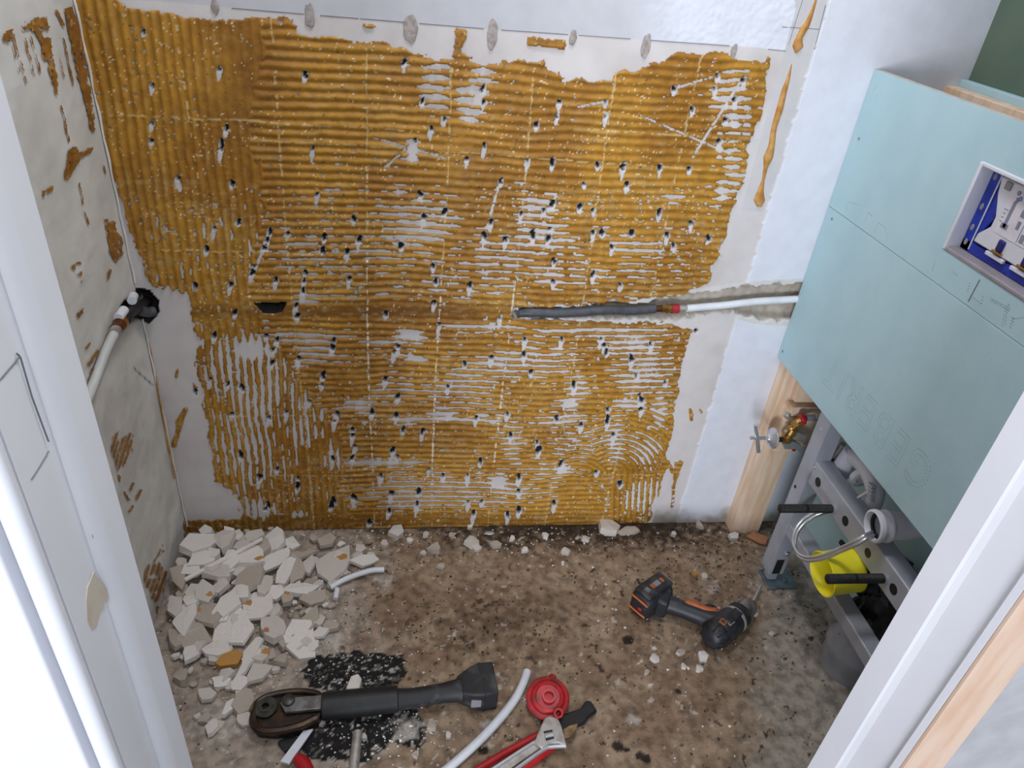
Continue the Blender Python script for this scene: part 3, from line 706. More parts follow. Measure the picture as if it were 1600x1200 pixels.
for seg in (((1323,325),(1326,316)), ((1330,316),(1342,320)), ((1352,345),(1356,332)), ((1356,332),(1363,337)), ((1367,362),(1372,348)), ((1372,348),(1384,356)), ((1384,356),(1386,372))):
    p, q = PX(*seg[0], XP), PX(*seg[1], XP); n = max(2, int((p - q).length / .004)); pts += [p.lerp(q, k / n) for k in range(n + 1)]
dots(ub, pts, .0009)
# lower board
lb = empty('plasterboard_panel', (XP, -.45, ZB))
tag(lb, 'lower pale green plasterboard panel with dotted upside-down lettering', 'plasterboard')
MB().bb(XP, XP + .0125, Y0, Y1, ZB, ZJ - .0006).build('board', M_GREENB, lb, bevel=.001)
MB().bb(XP + .001, XP + .0115, Y0, Y1, ZB - .0006, ZB).build('cut_edge', M_CORE, lb)
for p in ((1300, 342), (1223, 549)): screw(lb, *p)
td = text_dots('GEBERIT', .094, .0046)
w_ = max(p.x for p in td); sc_ = .36 / w_
dots(lb, [Vector((XP, -.548 + p.x * sc_, .655 - p.y)) for p in td], .0010)

# service box set into the opening
sb = empty('service_opening_box', (XP + .03, (HY0 + HY1) / 2, HZ0))
tag(sb, 'white cistern service box with blue gasket and instruction sticker', 'cistern opening')
XI = XP + .021
fr = MB()
fr.bb(XP - .003, XI + .012, HY1 - .004, HY1 + .003, HZ0 - .002, HZ1 + .002)
fr.build('frame_side', M_WPLAS, sb, bevel=.002)
MB().bb(XP - .003, XI + .012, HY0 - .003, HY0 + .004, HZ0 - .002, HZ1 + .002).build('frame_side', M_WPLAS, sb, bevel=.002)
MB().bb(XP - .002, XI + .012, HY0, HY1, HZ0 - .003, HZ0 + .004).build('frame_bottom', M_GFRAME, sb, bevel=.002)  # bottom piece greyer than the other sides
MB().bb(XP - .002, XI + .012, HY0, HY1, HZ1 - .004, HZ1 + .003).build('frame_top', M_WPLAS, sb, bevel=.002)
MB().bb(XI + .006, XI + .012, HY0, HY1, HZ0, HZ1).build('back_plate', M_BLUED, sb)
g = MB(); yl, yr, zb_, zt_ = HY1 - .005, HY0 + .005, HZ0 + .005, HZ1 - .004
gk = MB().bb(XI, XI + .007, yl - .020, yl, zb_, zt_).build('gasket', M_BLUE, sb, bevel=.001)
MB().bb(XI, XI + .007, yr, yl, zb_, zb_ + .016).build('gasket', M_BLUE, sb, bevel=.001)
MB().bb(XI, XI + .007, yr, yl, zt_ - .004, zt_).build('gasket', M_BLUE, sb)
MB().prism([(XI + .001, yl - .02, zb_ + .02), (XI + .001, yl - .02, zt_ - .01), (XI + .001, yl - .024, zt_ - .02), (XI + .001, yl - .040, (zb_ + zt_) / 2 + .012), (XI + .001, yl - .040, (zb_ + zt_) / 2 - .004)], (.006, 0, 0)).build('gasket', M_BLUE, sb)
for z in (zb_ + .012, zb_ + .036, zb_ + .07, zt_ - .012):
    MB().lathe((XI - .0002, yl - .008, z), (-1, 0, 0), [(0, .0055), (.0008, .0045)], 12, sx=.7).build('gasket_lug', M_GREYP, sb)
MB().bb(XI - .0012, XI, yl - .0215, yl - .0195, zb_ + .004, zt_ - .002).build('gasket_rib', M_WPLAS, sb)
# cover: outline with a cut-back corner
c_ = [(yl - .024, zt_ - .006), (yr + .01, zt_ - .006), (yr + .01, zb_ + .02), (yl - .026, zb_ + .02), (yl - .028, zb_ + .034), (yl - .046, zb_ + .052), (yl - .046, zb_ + .068), (yl - .03, zt_ - .03)]
cov = MB().prism([(XI - .004, y, z) for y, z in c_], (.008, 0, 0)).build('cover', M_WPLAS, sb, bevel=.002)
MB().bb(XI - .0048, XI - .004, yl - .135, yl - .058, zb_ + .048, zt_ - .016).build('instruction_sticker', M_PAPER, cov)
for (ya, za, yb, zb2, m_) in ((.068,.060,.074,.100,M_INK),(.064,.058,.078,.066,M_INK),(.070,.100,.076,.106,M_INK),(.092,.066,.098,.078,M_INK),(.090,.084,.102,.094,M_INK),(.093,.094,.099,.099,M_INK),(.108,.052,.116,.064,M_INK),(.119,.052,.126,.064,M_INK),(.058,.066,.063,.067,M_INK),(.058,.072,.063,.073,M_INK),(.058,.078,.063,.079,M_INK),
                              (.104,.050,.105,.100,M_INK),(.056,.084,.066,.0848,M_INK)):
    MB().bb(XI - .0053, XI - .0047, yl - yb, yl - ya, zb_ + za, zb_ + zb2).build('printed_mark', m_, cov)
for y_, z_, m_ in ((.070, .112, M_INK), (.077, .106, M_INKB), (.083, .113, M_INK), (.089, .106, M_BLUE)):
    MB().ring((XI - .0047, yl - y_, zb_ + z_), (-1, 0, 0), .0012, .0034, .0006, 14).build('printed_mark', m_, cov)
for y_, z_ in ((.080, .030), (.135, .030)):
    MB().bb(XI - .008, XI - .003, yl - y_ - .009, yl - y_ + .004, zb_ + z_ - .004, zb_ + z_ + .014).build('turn_latch', M_BLUED, cov, bevel=.003)
    MB().bb(XI - .009, XI - .004, yl - y_ - .012, yl - y_ + .007, zb_ + z_ - .007, zb_ + z_ - .004).build('latch_foot', M_BRASS, cov)
MB().bb(XI - .007, XI - .003, yl - .052, yl - .040, zt_ - .020, zt_ - .008).build('corner_clip', M_GREYP, cov, bevel=.001)
for y_ in (.060, .115): MB().bb(XI - .006, XI - .001, yl - y_ - .04, yl - y_, zb_ + .013, zb_ + .019).build('cover_tab', M_WPLAS, cov, bevel=.001)

# ledge behind the panels
tag(MB().bb(1.512, 1.556, -.85, -.002, 1.10, 1.140).build('wood_batten', M_BROWNW, bevel=.002), 'brown timber batten lying behind the top edge of the green panel', 'batten')
tag(MB().bb(1.557, 1.583, -.85, -.002, 1.10, 1.152).build('wood_batten', M_PINE, bevel=.002), 'pale timber batten against the green right-hand wall', 'batten')
tag(MB().bb(1.584, 1.600, -.85, -.002, 1.10, 1.165).build('profile_strip', M_GREENB, bevel=.002), 'pale green edge strip along the foot of the dark green wall', 'strip')
ci = empty('cistern', (1.47, -.45, .60))
tag(ci, 'black concealed cistern tank behind the green panels', 'cistern')
MB().bb(1.442, 1.508, -.66, -.245, .62, 1.12).build('tank', M_BAG, ci, bevel=.02)
MB().lathe((1.505, -.23, 1.12), (0, 0, 1), [(-.02, .010), (.024, .010), (.026, .006)], 12).build('inlet_nut', M_COPPER, ci)

# ---- wood post and blocks
tag(MB().bb(1.4128, 1.492, -.045, -.001, -.002, 1.09).build('wood_post', M_PINE, bevel=.0015), 'upright pine stud fixed to the white wall behind the green panel edge', 'post')
tag(MB().bb(1.440, 1.510, -.070, -.0455, .452, .60).build('wood_block', M_PINE, bevel=.001), 'short pine block screwed to the stud just below the panel edge', 'wood block')
tag(MB().bb(1.436, 1.525, -.075, -.0455, .415, .440).build('wood_block', M_PINE, bevel=.001), 'thin pine strip under the short block on the stud', 'wood block')
tag(MB().bb(1.436, 1.60, -.066, -.0455, .30, .395).build('wood_block', M_PINE, bevel=.001), 'pine cross board behind the chrome stop valve', 'wood block')

# ---- water valve on the cross board
va = empty('stop_valve', (1.45, -.10, .33))
tag(va, 'brass and chrome stop valve with a T handle in front of the stud', 'valve')
YV = -.105
def V(x, y, Y=YV): return PY(x, y, Y)
body0, body1 = V(1228, 684), V(1248, 655)
MB().lathe(V(1226, 690), V(1248, 655) - V(1226, 690), [(0, .010), (.004, .013), (.014, .014), (.016, .011), (.024, .011), (.026, .014), (.040, .013), (.044, .009), (.052, .009)], 16).build('brass_body', M_BRASS, va)
MB().lathe(V(1238, 665), V(1256, 656) - V(1238, 665), [(0, .008), (.012, .010), (.022, .010)], 8).build('brass_union', M_BRASS, va, smooth=0)
MB().lathe(V(1250, 656), V(1262, 653) - V(1250, 656), [(0, .010), (.002, .0135), (.010, .0135), (.012, .010)], 18).build('red_ring', M_RED, va, bevel=.001)
MB().cyl(V(1260, 653), V(1272, 652), .0075).build('grey_sleeve', M_GREYP, va)
MB().cyl(V(1270, 652), V(1330, 644, -.09), .006).build('feed_pipe', M_WPIPE, va)
st = MB().cyl(V(1226, 687), V(1206, 686), .0065).build('stem', M_BLACKP, va)
MB().lathe(V(1209, 685), V(1192, 684) - V(1209, 685), [(0, .006), (0, .025), (.002, .026), (.005, .025), (.012, .012), (.018, .008)], 24).build('rosette', M_CHROME, va)
MB().cyl(V(1196, 684), V(1172, 684), .005, .0042).build('handle_stem', M_CHROME, va)
MB().cyl(V(1181, 664), V(1185, 706), .005).build('t_bar', M_CHROME, va)
MB().prism([V(x, y, YV - .004) for x, y in ((1226,676),(1236,670),(1258,680),(1264,692),(1258,696),(1234,684))], (0, .009, 0)).build('bracket', M_SATIN, va, bevel=.001)
MB().prism([V(x, y, YV - .004) for x, y in ((1222,694),(1240,690),(1252,696),(1262,708),(1256,710),(1240,702),(1226,702))], (0, .009, 0)).build('bracket', M_CHROME, va, bevel=.001)
MB().lathe(V(1231, 651), V(1229, 650) - V(1231, 656), [(0, .007), (.006, .008), (.010, .006)], 12).build('test_cap', M_SATIN, va)
MB().bb(*(lambda p: (p.x - .004, p.x + .004, p.y - .004, p.y + .002, p.z - .003, p.z + .003))(V(1240, 702)), ).build('red_tag', M_RED, va)
MB().cyl(V(1240, 690), V(1240, 690) + Vector((0, .045, 0)), .008).build('wall_spigot', M_BRASS, va)

# ---- steel frame
XF = 1.432
fm = empty('toilet_carrier', (1.45, -.45, 0))
tag(fm, 'grey steel toilet mounting frame with perforated crossbar and foot plates', 'frame')
def channel(name, x0, x1, y0, y1, z0, z1, m=M_STEEL):
    return MB().bb(x0, x1, y0, y1, z0, z1).build(name, m, fm, bevel=.003)
leg = channel('leg', XF, XF + .042, -.222, -.180, .032, 1.06)
leg2 = channel('leg', XF, XF + .042, -.712, -.670, .032, 1.06)
for yy in (-.201, -.691):
    fo = MB().bb(XF + .012, XF + .034, yy - .012, yy + .012, 0, .05).build('foot', M_STEEL, fm)
    MB().bb(XF + .002, XF + .082, yy - .040, yy + .022, -.001, .005).build('foot_plate', M_ZINC, fm, bevel=.001)
    bolt((XF + .056, yy - .018, .005), (0, 0, 1), .007, .006, M_ZINC, fm); bolt((XF + .05, yy + .016, .005), (0, 0, 1), .008, .012, M_SATIN, fm)
MB().bb(XF + .010, XF + .030, -.2226, -.221, .036, .085).build('slot', M_BLACKP, fm)
bolt((XF + .026, -.2215, .108), (0, -1, 0), .006, .008, M_CHROME, fm)
for z in (.30, .475):
    MB().lathe((XF - .0002, -.201 + (.006 if z < .4 else -.004), z), (-1, 0, 0), [(0, .0045), (.0015, .003)], 12).build('rivet', M_BLACKP if z < .4 else M_CHROME, fm)
bar = channel('crossbar', XF + .004, XF + .046, -.672, -.220, .338, .398)
for y_, r_, m_ in ((-.255, .011, M_BLACKP), (-.376, .011, M_BLACKP), (-.465, .010, M_BLACKP), (-.556, .011, M_BLACKP), (-.612, .011, M_BLACKP)):
    MB().lathe((XF + .0042, y_, .366), (-1, 0, 0), [(-.0005, r_), (.0004, r_)], 20).build('bar_hole', m_, bar)
MB().lathe((XF + .0042, -.228, .386), (-1, 0, 0), [(0, .004), (.003, .003)], 10).build('rivet', M_CHROME, fm)
channel('lower_crossbar', XF + .004, XF + .044, -.672, -.220, .172, .206)
channel('top_crossbar', XF + .004, XF + .044, -.672, -.220, 1.01, 1.055)
# threaded rods in corrugated sleeves
for i, (y_, z_) in enumerate(((-.330, .357), (-.528, .364))):
    rd = empty('threaded_rod', (XF, y_, z_))
    tag(rd, ('black corrugated sleeve on the fixing rod above the steel hose loop', 'black corrugated sleeve on the fixing rod in front of the yellow cap')[i], 'rod')
    path = resample([Vector((XF - .118 + (i * .004), y_ + .002, z_ + .001)), Vector((XF - .06, y_, z_ + .002)), Vector((XF + .003, y_, z_))], .0019)
    MB().tube(path, [.0084 + (.0014 if k % 2 else 0) for k in range(len(path))], 12).build('sleeve', M_BLACKP, rd, smooth=70)
    MB().lathe((XF + .004, y_, z_), (-1, 0, 0), [(0, .010), (.004, .0105), (.006, .006)], 14).build('collar', M_CHROME, rd)

# ---- flush elbow, second elbow, drain
fe = empty('flush_elbow', (1.47, -.45, .36))
tag(fe, 'white plastic flush elbow with a ribbed socket over the crossbar', 'pipe elbow')
c0 = PX(1364, 822, XF - .020); c1 = c0 + Vector((.062, -.004, .002)); c2 = c1 + Vector((.026, -.006, .030)); c3 = c2 + Vector((.002, 0, .10))
ax = (c1 - c0).normalized()
pe = curve([c0 + ax * .012, c0 + ax * .04, c1, c1.lerp(c2, .5) + Vector((.006, 0, -.006)), c2, c3], 6)
MB().tube(pe, .0275, 20, cap=False).build('elbow_tube', M_WPLAS, fe, smooth=70)
MB().lathe(c0, ax, [(.020, .026), (.0, .026), (-.002, .0275), (0, .0315), (.006, .0325), (.010, .0315), (.012, .0295), (.020, .0295), (.022, .0315), (.026, .0315), (.028, .027)], 28, cap=False).build('socket', M_WPLAS, fe, smooth=50)
MB().lathe(c0, ax, [(.010, .026), (.011, .021), (.016, .021), (.016, .026)], 28, cap=False).build('rubber_seal', M_BLACKP, fe)
MB().lathe(c0, ax, [(.03, .0), (.031, .0255)], 20, cap=False).build('inner_wall', M_WPLAS, fe)
fp = empty('overflow_pipe', (1.50, -.36, .40))
tag(fp, 'ribbed white overflow bend hanging behind the crossbar', 'pipe')
XO = 1.50
po = [PX(1330, 712, XO), PX(1346, 722, XO), PX(1360, 742, XO), PX(1368, 770, XO), PX(1358, 798, XO), PX(1350, 812, XO)]
po = curve(po, 6)
MB().tube(po, .019, 16).build('bend', M_WPLAS, fp, smooth=70)
for k in range(5):
    q = PX(1362 - k * .5, 758 + k * 5.5, XO - .018); MB().box(q, (.010, .016, .0035)).build('rib', M_WPLAS, fp, bevel=.001)
MB().cyl(PX(1312, 738, XO), PX(1334, 706, XO), .024, .022, 18).build('trap_cup', M_WPLAS, fp, bevel=.004)
MB().ring(PX(1344, 742, XO), PX(1350, 752, XO) - PX(1344, 742, XO), .015, .024, .012).build('trap_ring', M_WPLAS, fp)
tag(MB().cyl(PX(1340, 778, 1.47), PX(1368, 760, 1.49), .0035, n=8).build('support_rod', M_CHROME), 'thin chrome rod crossing behind the crossbar', 'rod')
nf = empty('brass_nipple', PX(1304, 716, 1.49)); tag(nf, 'small brass nipple above the crossbar end', 'fitting')
MB().lathe(PX(1300, 722, 1.49), PX(1304, 700, 1.49) - PX(1300, 722, 1.49), [(0, .010), (.010, .010)], 6).build('hex_nut', M_BRASS, nf, smooth=0)
MB().lathe(PX(1302, 716, 1.49), PX(1320, 690, 1.49) - PX(1302, 716, 1.49), [(0, .007), (.05, .007)], 12).build('nipple_tube', M_SATIN, nf)

# braided steel hose loop (two strands)
for i, off in enumerate((0, 1)):
    hp = [(1366,830,1.432),(1352,836,1.40),(1335,846,1.385),(1312,857,1.38),(1285,868,1.365),(1262,871,1.36),(1247,864,1.365),(1240,848,1.375),(1243,828,1.39),(1255,812,1.41),(1272,801,1.43),(1296,793,1.462)]
    q = [PX(x + off * (3 if y < 850 else 1), y + off * 5, X_) for x, y, X_ in hp]
    o = MB().tube(curve(q, 6), .0036, 10).build('steel_hose', M_CHROME, smooth=70)
    tag(o, ('upper strand of the bright steel hose looping out of the white elbow', 'lower strand of the bright steel hose looping out of the white elbow')[i], 'hose')

# yellow cap on the drain bend
yc = empty('pipe_plug', PX(1300, 895, XF - .03))
tag(yc, 'yellow plastic protection cap on the toilet drain bend', 'cap')
y0 = PX(1284, 897, XF - .055); y1 = PX(1338, 889, XF + .020)
d = (y1 - y0).normalized(); L_ = (y1 - y0).length
MB().lathe(y0, d, [(.058, 0), (.058, .040), (.006, .042), (0, .0455), (.001, .047), (.006, .046), (.01, .0445), (L_ * .8, .0455), (L_, .046), (L_ + .002, .042)], 36, cap=False).build('cup', M_YELL, yc, smooth=40)
MB().box(y0 + d * .028 + Vector((0, 0, .034)), (.05, .006, .012)).build('inner_rib', M_YELL, yc, bevel=.002)
db = empty('drain_bend', (1.49, -.40, .20))
tag(db, 'black drain bend wrapped in crumpled plastic behind the yellow cap', 'drain')
e0 = y0 + d * (L_ - .004)
pd = curve([e0, e0 + d * .04, e0 + d * .075 + Vector((0, -.012, -.025)), e0 + d * .09 + Vector((0, -.03, -.07)), Vector((1.532, -.455, .10))], 7)
vs_, fs = [], []
mbb = MB().tube(pd, .053, 28, cap=False)
for i, v in enumerate(mbb.v):
    a_ = (i % 28); k = i // 28
    n_ = math.sin(a_ * 2.3 + k * 1.1) * .0035 + math.sin(a_ * 4.1 - k * 2.3) * .002 + random.uniform(-.0015, .0015)
    c = pd[k]; mbb.v[i] = v + (v - c).normalized() * n_
mbb.build('wrapped_bend', M_BAG, db, smooth=25)
MB().ring(e0 + d * -.001, d, .040, .049, .007, 32).build('seal_ring', M_BLACKP, db)
MB().prism([PX(x, y, XF + .02) for x, y in ((1310,848),(1313,843),(1325,856),(1322,868))], (.004, 0, 0)).build('bag_corner', M_BAG, db)
gp = empty('drain_pipe', (1.532, -.46, 0))
tag(gp, 'grey vertical drain pipe with a wide socket standing on the floor', 'drain pipe')
MB().lathe((1.532, -.46, -.004), (0, 0, 1), [(0, .062), (.055, .063), (.06, .066), (.072, .066), (.078, .0625), (.09, .056), (.145, .055)], 36).build('socket_pipe', M_GDRAIN, gp, smooth=40)

# ---- supply pipe in the chase across the back wall
sp_ = empty('supply_pipe', PY(1020, 485, 0))
tag(sp_, 'white water pipe with dark conduit and red coupling in the wall chase', 'pipe')
path = resample(curve([PY(x, y, Y_) for x, y, Y_ in ((808,489,.006),(830,488,-.002),(870,489,-.005),(910,487,-.006),(950,484,-.005),(985,485,-.004),(1024,482,-.002))], 8), .0016)
MB().tube(path, [.0098 + (.0011 if k % 2 else 0) for k in range(len(path))], 14).build('conduit', M_CONDUIT, sp_, smooth=70)
def seg(name, x0, x1, r, m, n=16, r2=None):
    yl_ = lambda x: np.interp(x, [1020, 1070, 1130, 1180, 1250], [482.5, 482, 477, 471, 467])
    P_ = [PY(x, float(yl_(x)), -.001) for x in np.linspace(x0, x1, max(2, int((x1 - x0) / 10)))]
    return MB().tube(P_, r, n).build(name, m, sp_, smooth=50)
seg('copper_stub', 1022, 1036, .0075, M_COPPER); seg('brass_nut', 1034, 1050, .0095, M_BRASS, 6); seg('red_coupling', 1049, 1060, .0108, M_REDD); seg('brass_ring', 1042, 1046, .0108, M_BRASS)
seg('steel_sleeve', 1058, 1073, .0082, M_SATIN); seg('white_pipe', 1071, 1275, .0082, M_WPIPE)

# ---- pipe at the left corner
lp = empty('corner_pipe', PX(190, 510, .0))
tag(lp, 'white pipe with brass coupling bending from the hole in the corner', 'pipe')
XQ = .016
MB().tube(curve([PX(231, 470, .01), PX(222, 476, .012), PX(210, 484, .014), PX(200, 492, XQ), PX(196, 500, XQ)], 5), .0095, 12).build('black_bend', M_BLACKP, lp, smooth=60)
MB().tube(curve([PX(240, 486, .028), PX(230, 488, .02), PX(218, 484, .016)], 5), .010, 12).build('grey_conduit', M_CONDUIT, lp, smooth=60)
MB().tube([PX(206, 470, XQ), PX(209, 462, XQ - .004)], .0085, 12).build('white_collar', M_WPIPE, lp)
MB().tube([PX(194, 484, XQ), PX(185, 497, XQ)], .0085, 12).build('white_collar', M_WPIPE, lp)
MB().tube([PX(193, 499, XQ), PX(189, 504, XQ), PX(182, 515, XQ)], [.011, .0118, .0105], 8).build('brass_coupling', M_COPPER, lp)
MB().tube([PX(190, 503, XQ), PX(187, 507, XQ)], .0128, 12).build('brass_ring', M_BRASS, lp)
MB().tube([PX(182, 515, XQ), PX(178, 521, XQ)], .0098, 12).build('steel_sleeve', M_SATIN, lp)
MB().tube(curve([PX(180, 519, XQ), PX(165, 550, .012), PX(150, 590, .008), PX(130, 640, .006)], 5), .0082, 12).build('white_pipe', mat('aged_white_pipe', (196, 198, 196), .5), lp, smooth=60)

# ================================================================== TOOLS ON THE FLOOR
# ---- cordless drill lying on its side
O = Vector((1.214, -.406, .040)); a = Vector((1.362, -.305, .036)) - O; a.normalize()
dr = empty('cordless_drill', (1.22, -.35, 0))
tag(dr, 'black and orange cordless drill lying on its side beside the steel leg', 'drill')
up = Vector((0, 0, 1)); nrm = up.cross(a).normalized()        # points away from the camera, toward the back wall
hB = O + a * .058; Cb = Vector((1.110, -.286, .040)); hd = (Cb - hB).normalized()
cap = MB().lathe(O + a * -.008, a, [(0, .010), (.002, .018), (.008, .026), (.018, .0305), (.034, .032)], 28).build('motor_cap', M_DBODY, dr, smooth=50)
for k in range(10):
    t = 2 * PI * k / 10; u_ = up * math.cos(t) + nrm * math.sin(t)
    MB().tube([O + a * -.003 + u_ * .024, O + a * .006 + u_ * .0280, O + a * .022 + u_ * .0318], .0018, 5).build('cap_fin', M_BLACKP, cap)
MB().lathe(O, a, [(.026, .031), (.029, .0335), (.055, .034), (.080, .033), (.088, .031)], 28).build('motor_housing', M_DBODY, dr, smooth=50)
MB().lathe(O, a, [(.086, .030), (.088, .0325), (.095, .0325), (.097, .030)], 28).build('grey_collar', M_DGREY, dr, bevel=.001)
MB().lathe(O, a, [(.096, .029), (.099, .0305), (.116, .030), (.120, .027)], 24).build('clutch_ring', M_DUST, dr, smooth=30)
MB().lathe(O, a, [(.119, .0235), (.140, .0235), (.150, .022), (.164, .016), (.168, .010)], 24).build('chuck', mat('chuck_steel', (140, 134, 130), .4, .4, c2=(92, 88, 86), ns=60), dr, smooth=40)
MB().tube([O + a * .168, PF(1189, 915, .022)], .003, 8).build('drill_bit', M_CHROME, dr)
MB().box(O + a * .066 + up * .0325 - nrm * .004, (.05, .022, .004), Matrix((a, nrm, up)).transposed()).build('side_plate', M_DUST, dr, bevel=.001)
MB().box(O + a * .048 - nrm * .012 + up * .0315, (.018, .010, .003), Matrix((a, nrm, up)).transposed()).build('name_badge', M_DGREY, dr, bevel=.001)
MB().ring(O + a * .030 + up * .0305 + a * .004, up, .007, .010, .003, 4).build('orange_vent', M_ORANGE, dr)
# handle
hw = up.cross(hd).normalized()
hp = [hB - hd * .01, hB + hd * .03, hB + hd * .06, hB + hd * .10, Cb - hd * .01]
vs_, fs = [], []; n = 16; prof = [(.030, .030), (.024, .024), (.019, .021), (.0185, .020), (.024, .024)]
pathh = curve(hp, 4); ws = np.interp(np.linspace(0, 4, len(pathh)), range(5), [p[0] for p in prof]); us = np.interp(np.linspace(0, 4, len(pathh)), range(5), [p[1] for p in prof])
for i, p in enumerate(pathh):
    for k in range(n):
        t = 2 * PI * k / n; vs_.append(p + hw * (math.cos(t) * ws[i]) + up * (math.sin(t) * us[i]))
for i in range(len(pathh) - 1):
    for k in range(n): fs.append((i * n + k, i * n + (k + 1) % n, (i + 1) * n + (k + 1) % n, (i + 1) * n + k))
fs += [tuple(range(n)), tuple((len(pathh) - 1) * n + k for k in range(n))]
hn = MB().add(vs_, fs).build('handle', M_DBODY, dr, smooth=60)
side = hw if hw.dot(a) > 0 else -hw                         # chuck side of the handle
gpth = [hB + hd * s + side * (.0105 + (.008 if s < .035 else 0)) + up * .0145 for s in (.026, .045, .07, .100)]
MB().tube(curve(gpth, 4), [.007] + [.0095] * 11 + [.007], 8).build('orange_grip', M_ORANGE, hn, smooth=70)
MB().tube(curve([hB + hd * .030 + side * .030, hB + hd * .040 + side * .034, hB + hd * .055 + side * .026], 4), [.008, .010, .010, .011, .011, .011, .010, .009, .008], 10).build('trigger', M_BLACKP, hn, smooth=60)
Rb = Matrix((a, nrm, up)).transposed()
bt = MB().box(Cb + a * .004 + nrm * .002 + up * -.004, (.100, .060, .066), Rb).build('battery', M_DBODY, dr, bevel=.018, bseg=4)
MB().box(Cb + a * .006 + nrm * .004 + up * .031, (.090, .046, .010), Rb).build('battery_label_plate', M_DUST, bt, bevel=.0049, bseg=3)
for s, m_, w2 in ((-.026, M_BARST, .012), (-.006, M_ORANGE, .010), (.008, M_GREYP, .018), (.026, M_ORANGE, .008)):
    MB().box(Cb + a * (s + .006) + nrm * .004 + up * .0362, (w2, .013, .001), Rb).build('label_print', m_, bt)
for z_ in (-.020, .018):
    MB().box(Cb + a * -.0455 + nrm * .002 + up * z_, (.004, .048, .005), Rb).build('orange_stripe', M_ORANGE, bt, bevel=.0015)
MB().box(Cb + a * -.0462 + nrm * -.004 + up * -.006, (.003, .010, .008), Rb).build('red_button', M_RED, bt, bevel=.001)
MB().box(Cb + hd * -.028 + up * -.002, (.05, .03, .052), Matrix((hw, hd, up)).transposed()).build('battery_foot', M_DBODY, dr, bevel=.006)
MB().box(Cb + a * .03 - nrm * .029 + up * .004, (.016, .004, .022), Rb).build('release_button', M_DUST, bt, bevel=.001)

# ---- black press tool
pt = empty('press_tool', PF(560, 1095, 0)); tag(pt, 'long black press tool with greasy oval iron head and square rubber end', 'tool')
def FZ(pts, z): return [PF(x, y, z) for x, y in pts]
hz_ = .036
MB().prism([Vector((p.x, p.y, -.001)) for p in FZ([(394,1114),(400,1096),(424,1084),(462,1078),(496,1081),(508,1090),(508,1112),(497,1128),(470,1140),(430,1146),(402,1144),(392,1130)], hz_ * .6)], (0, 0, hz_ - .006)).build('iron_head', M_GREASE, pt, bevel=.005, bseg=3)
loop = curve(FZ([(398,1112),(404,1096),(428,1085),(464,1080),(494,1083),(503,1092)], hz_ - .004), 5)
MB().tube(loop, .006, 8).build('head_rim', M_GREASE, pt)
loop = curve(FZ([(398,1112),(396,1128),(406,1140),(432,1142),(468,1134),(494,1122)], hz_ - .006), 5)
MB().tube(loop, .008, 8).build('head_rim', M_GREASE, pt)
wc = PF(415, 1106, hz_ - .004)
MB().ring(wc, (0, 0, 1), .009, .022, .005, 28).build('washer', M_WASHER, pt, bevel=.001)
MB().ring(wc + Vector((0, 0, .003)), (0, 0, 1), .0075, .014, .004, 6).build('washer_nut', M_WASHER, pt, smooth=0)
MB().prism(FZ([(438,1102),(448,1094),(508,1089),(508,1110),(446,1116)], hz_ - .002), (0, 0, .008)).build('steel_bar', M_BARST, pt, bevel=.001)
MB().lathe(PF(451, 1096, hz_ + .004), (0, 0, 1), [(0, .0125), (.007, .012), (.009, .009)], 20).build('pivot_bolt', M_WASHER, pt)
MB().lathe(PF(480, 1101, hz_ + .005), (0, 0, 1), [(0, .006), (.002, .005)], 14).build('rivet', M_BARST, pt)
za = .030
MB().tube([PF(503, 1104, za), PF(560, 1098, za), PF(622, 1092, za)], [.026, .0265, .025], 20).build('rubber_sleeve', M_BLACKP, pt, smooth=50, bevel=.002)
MB().tube(curve([PF(615, 1094, za), PF(650, 1090, za), PF(690, 1083, za), PF(722, 1078, za + .004)], 4), [.022, .021, .020, .019, .019, .019, .019, .019, .019, .020, .021, .022, .024], 18).build('handle', M_DUST, pt, smooth=60)
p0 = PF(714, 1078, za); p1 = PF(776, 1070, za); ed = (p1 - p0).normalized(); sd = up.cross(ed).normalized()
mbq = MB(); rings = [(0, .019, .018), (.030, .033, .026), (.046, .037, .029), (.078, .037, .029)]
for t_, hw_, hh_ in rings:
    c = p0 + ed * t_; mbq.v += [Vector((c.x, c.y, 0)) + sd * (sx * hw_) + up * (.030 + sy * hh_) for sx, sy in ((-1, -1), (1, -1), (1, 1), (-1, 1))]
for i in range(3):
    for k in range(4): mbq.f.append((i * 4 + k, i * 4 + (k + 1) % 4, (i + 1) * 4 + (k + 1) % 4, (i + 1) * 4 + k))
mbq.f += [(0, 1, 2, 3), (12, 13, 14, 15)]
en = mbq.build('square_end', M_DUST, pt, bevel=.004)
q0 = p0 + ed * .050
MB().prism([Vector((q0.x, q0.y, 0)) + sd * (sx * .0376) + up * (.030 + sy * .0296) for sx, sy in ((-1, -1), (1, -1), (1, 1), (-1, 1))], ed * .0012).build('seam', M_BLACKP, en)
MB().bb(*(lambda c: (c.x - .010, c.x + .010, c.y - .0012, c.y + .0012, .018, .040))(p0 + ed * .034 - sd * .0345), ).build('sticker', M_GREYP, en)
tag(MB().prism([PF(x, y, .002) for x, y in ((541,1090),(549,1070),(560,1066),(566,1074),(562,1090))], (0, 0, .03)).build('plaster_chunk', M_CHUNK, bevel=.002), 'pale plaster lump resting against the sleeve of the black press tool', 'plaster chunk')

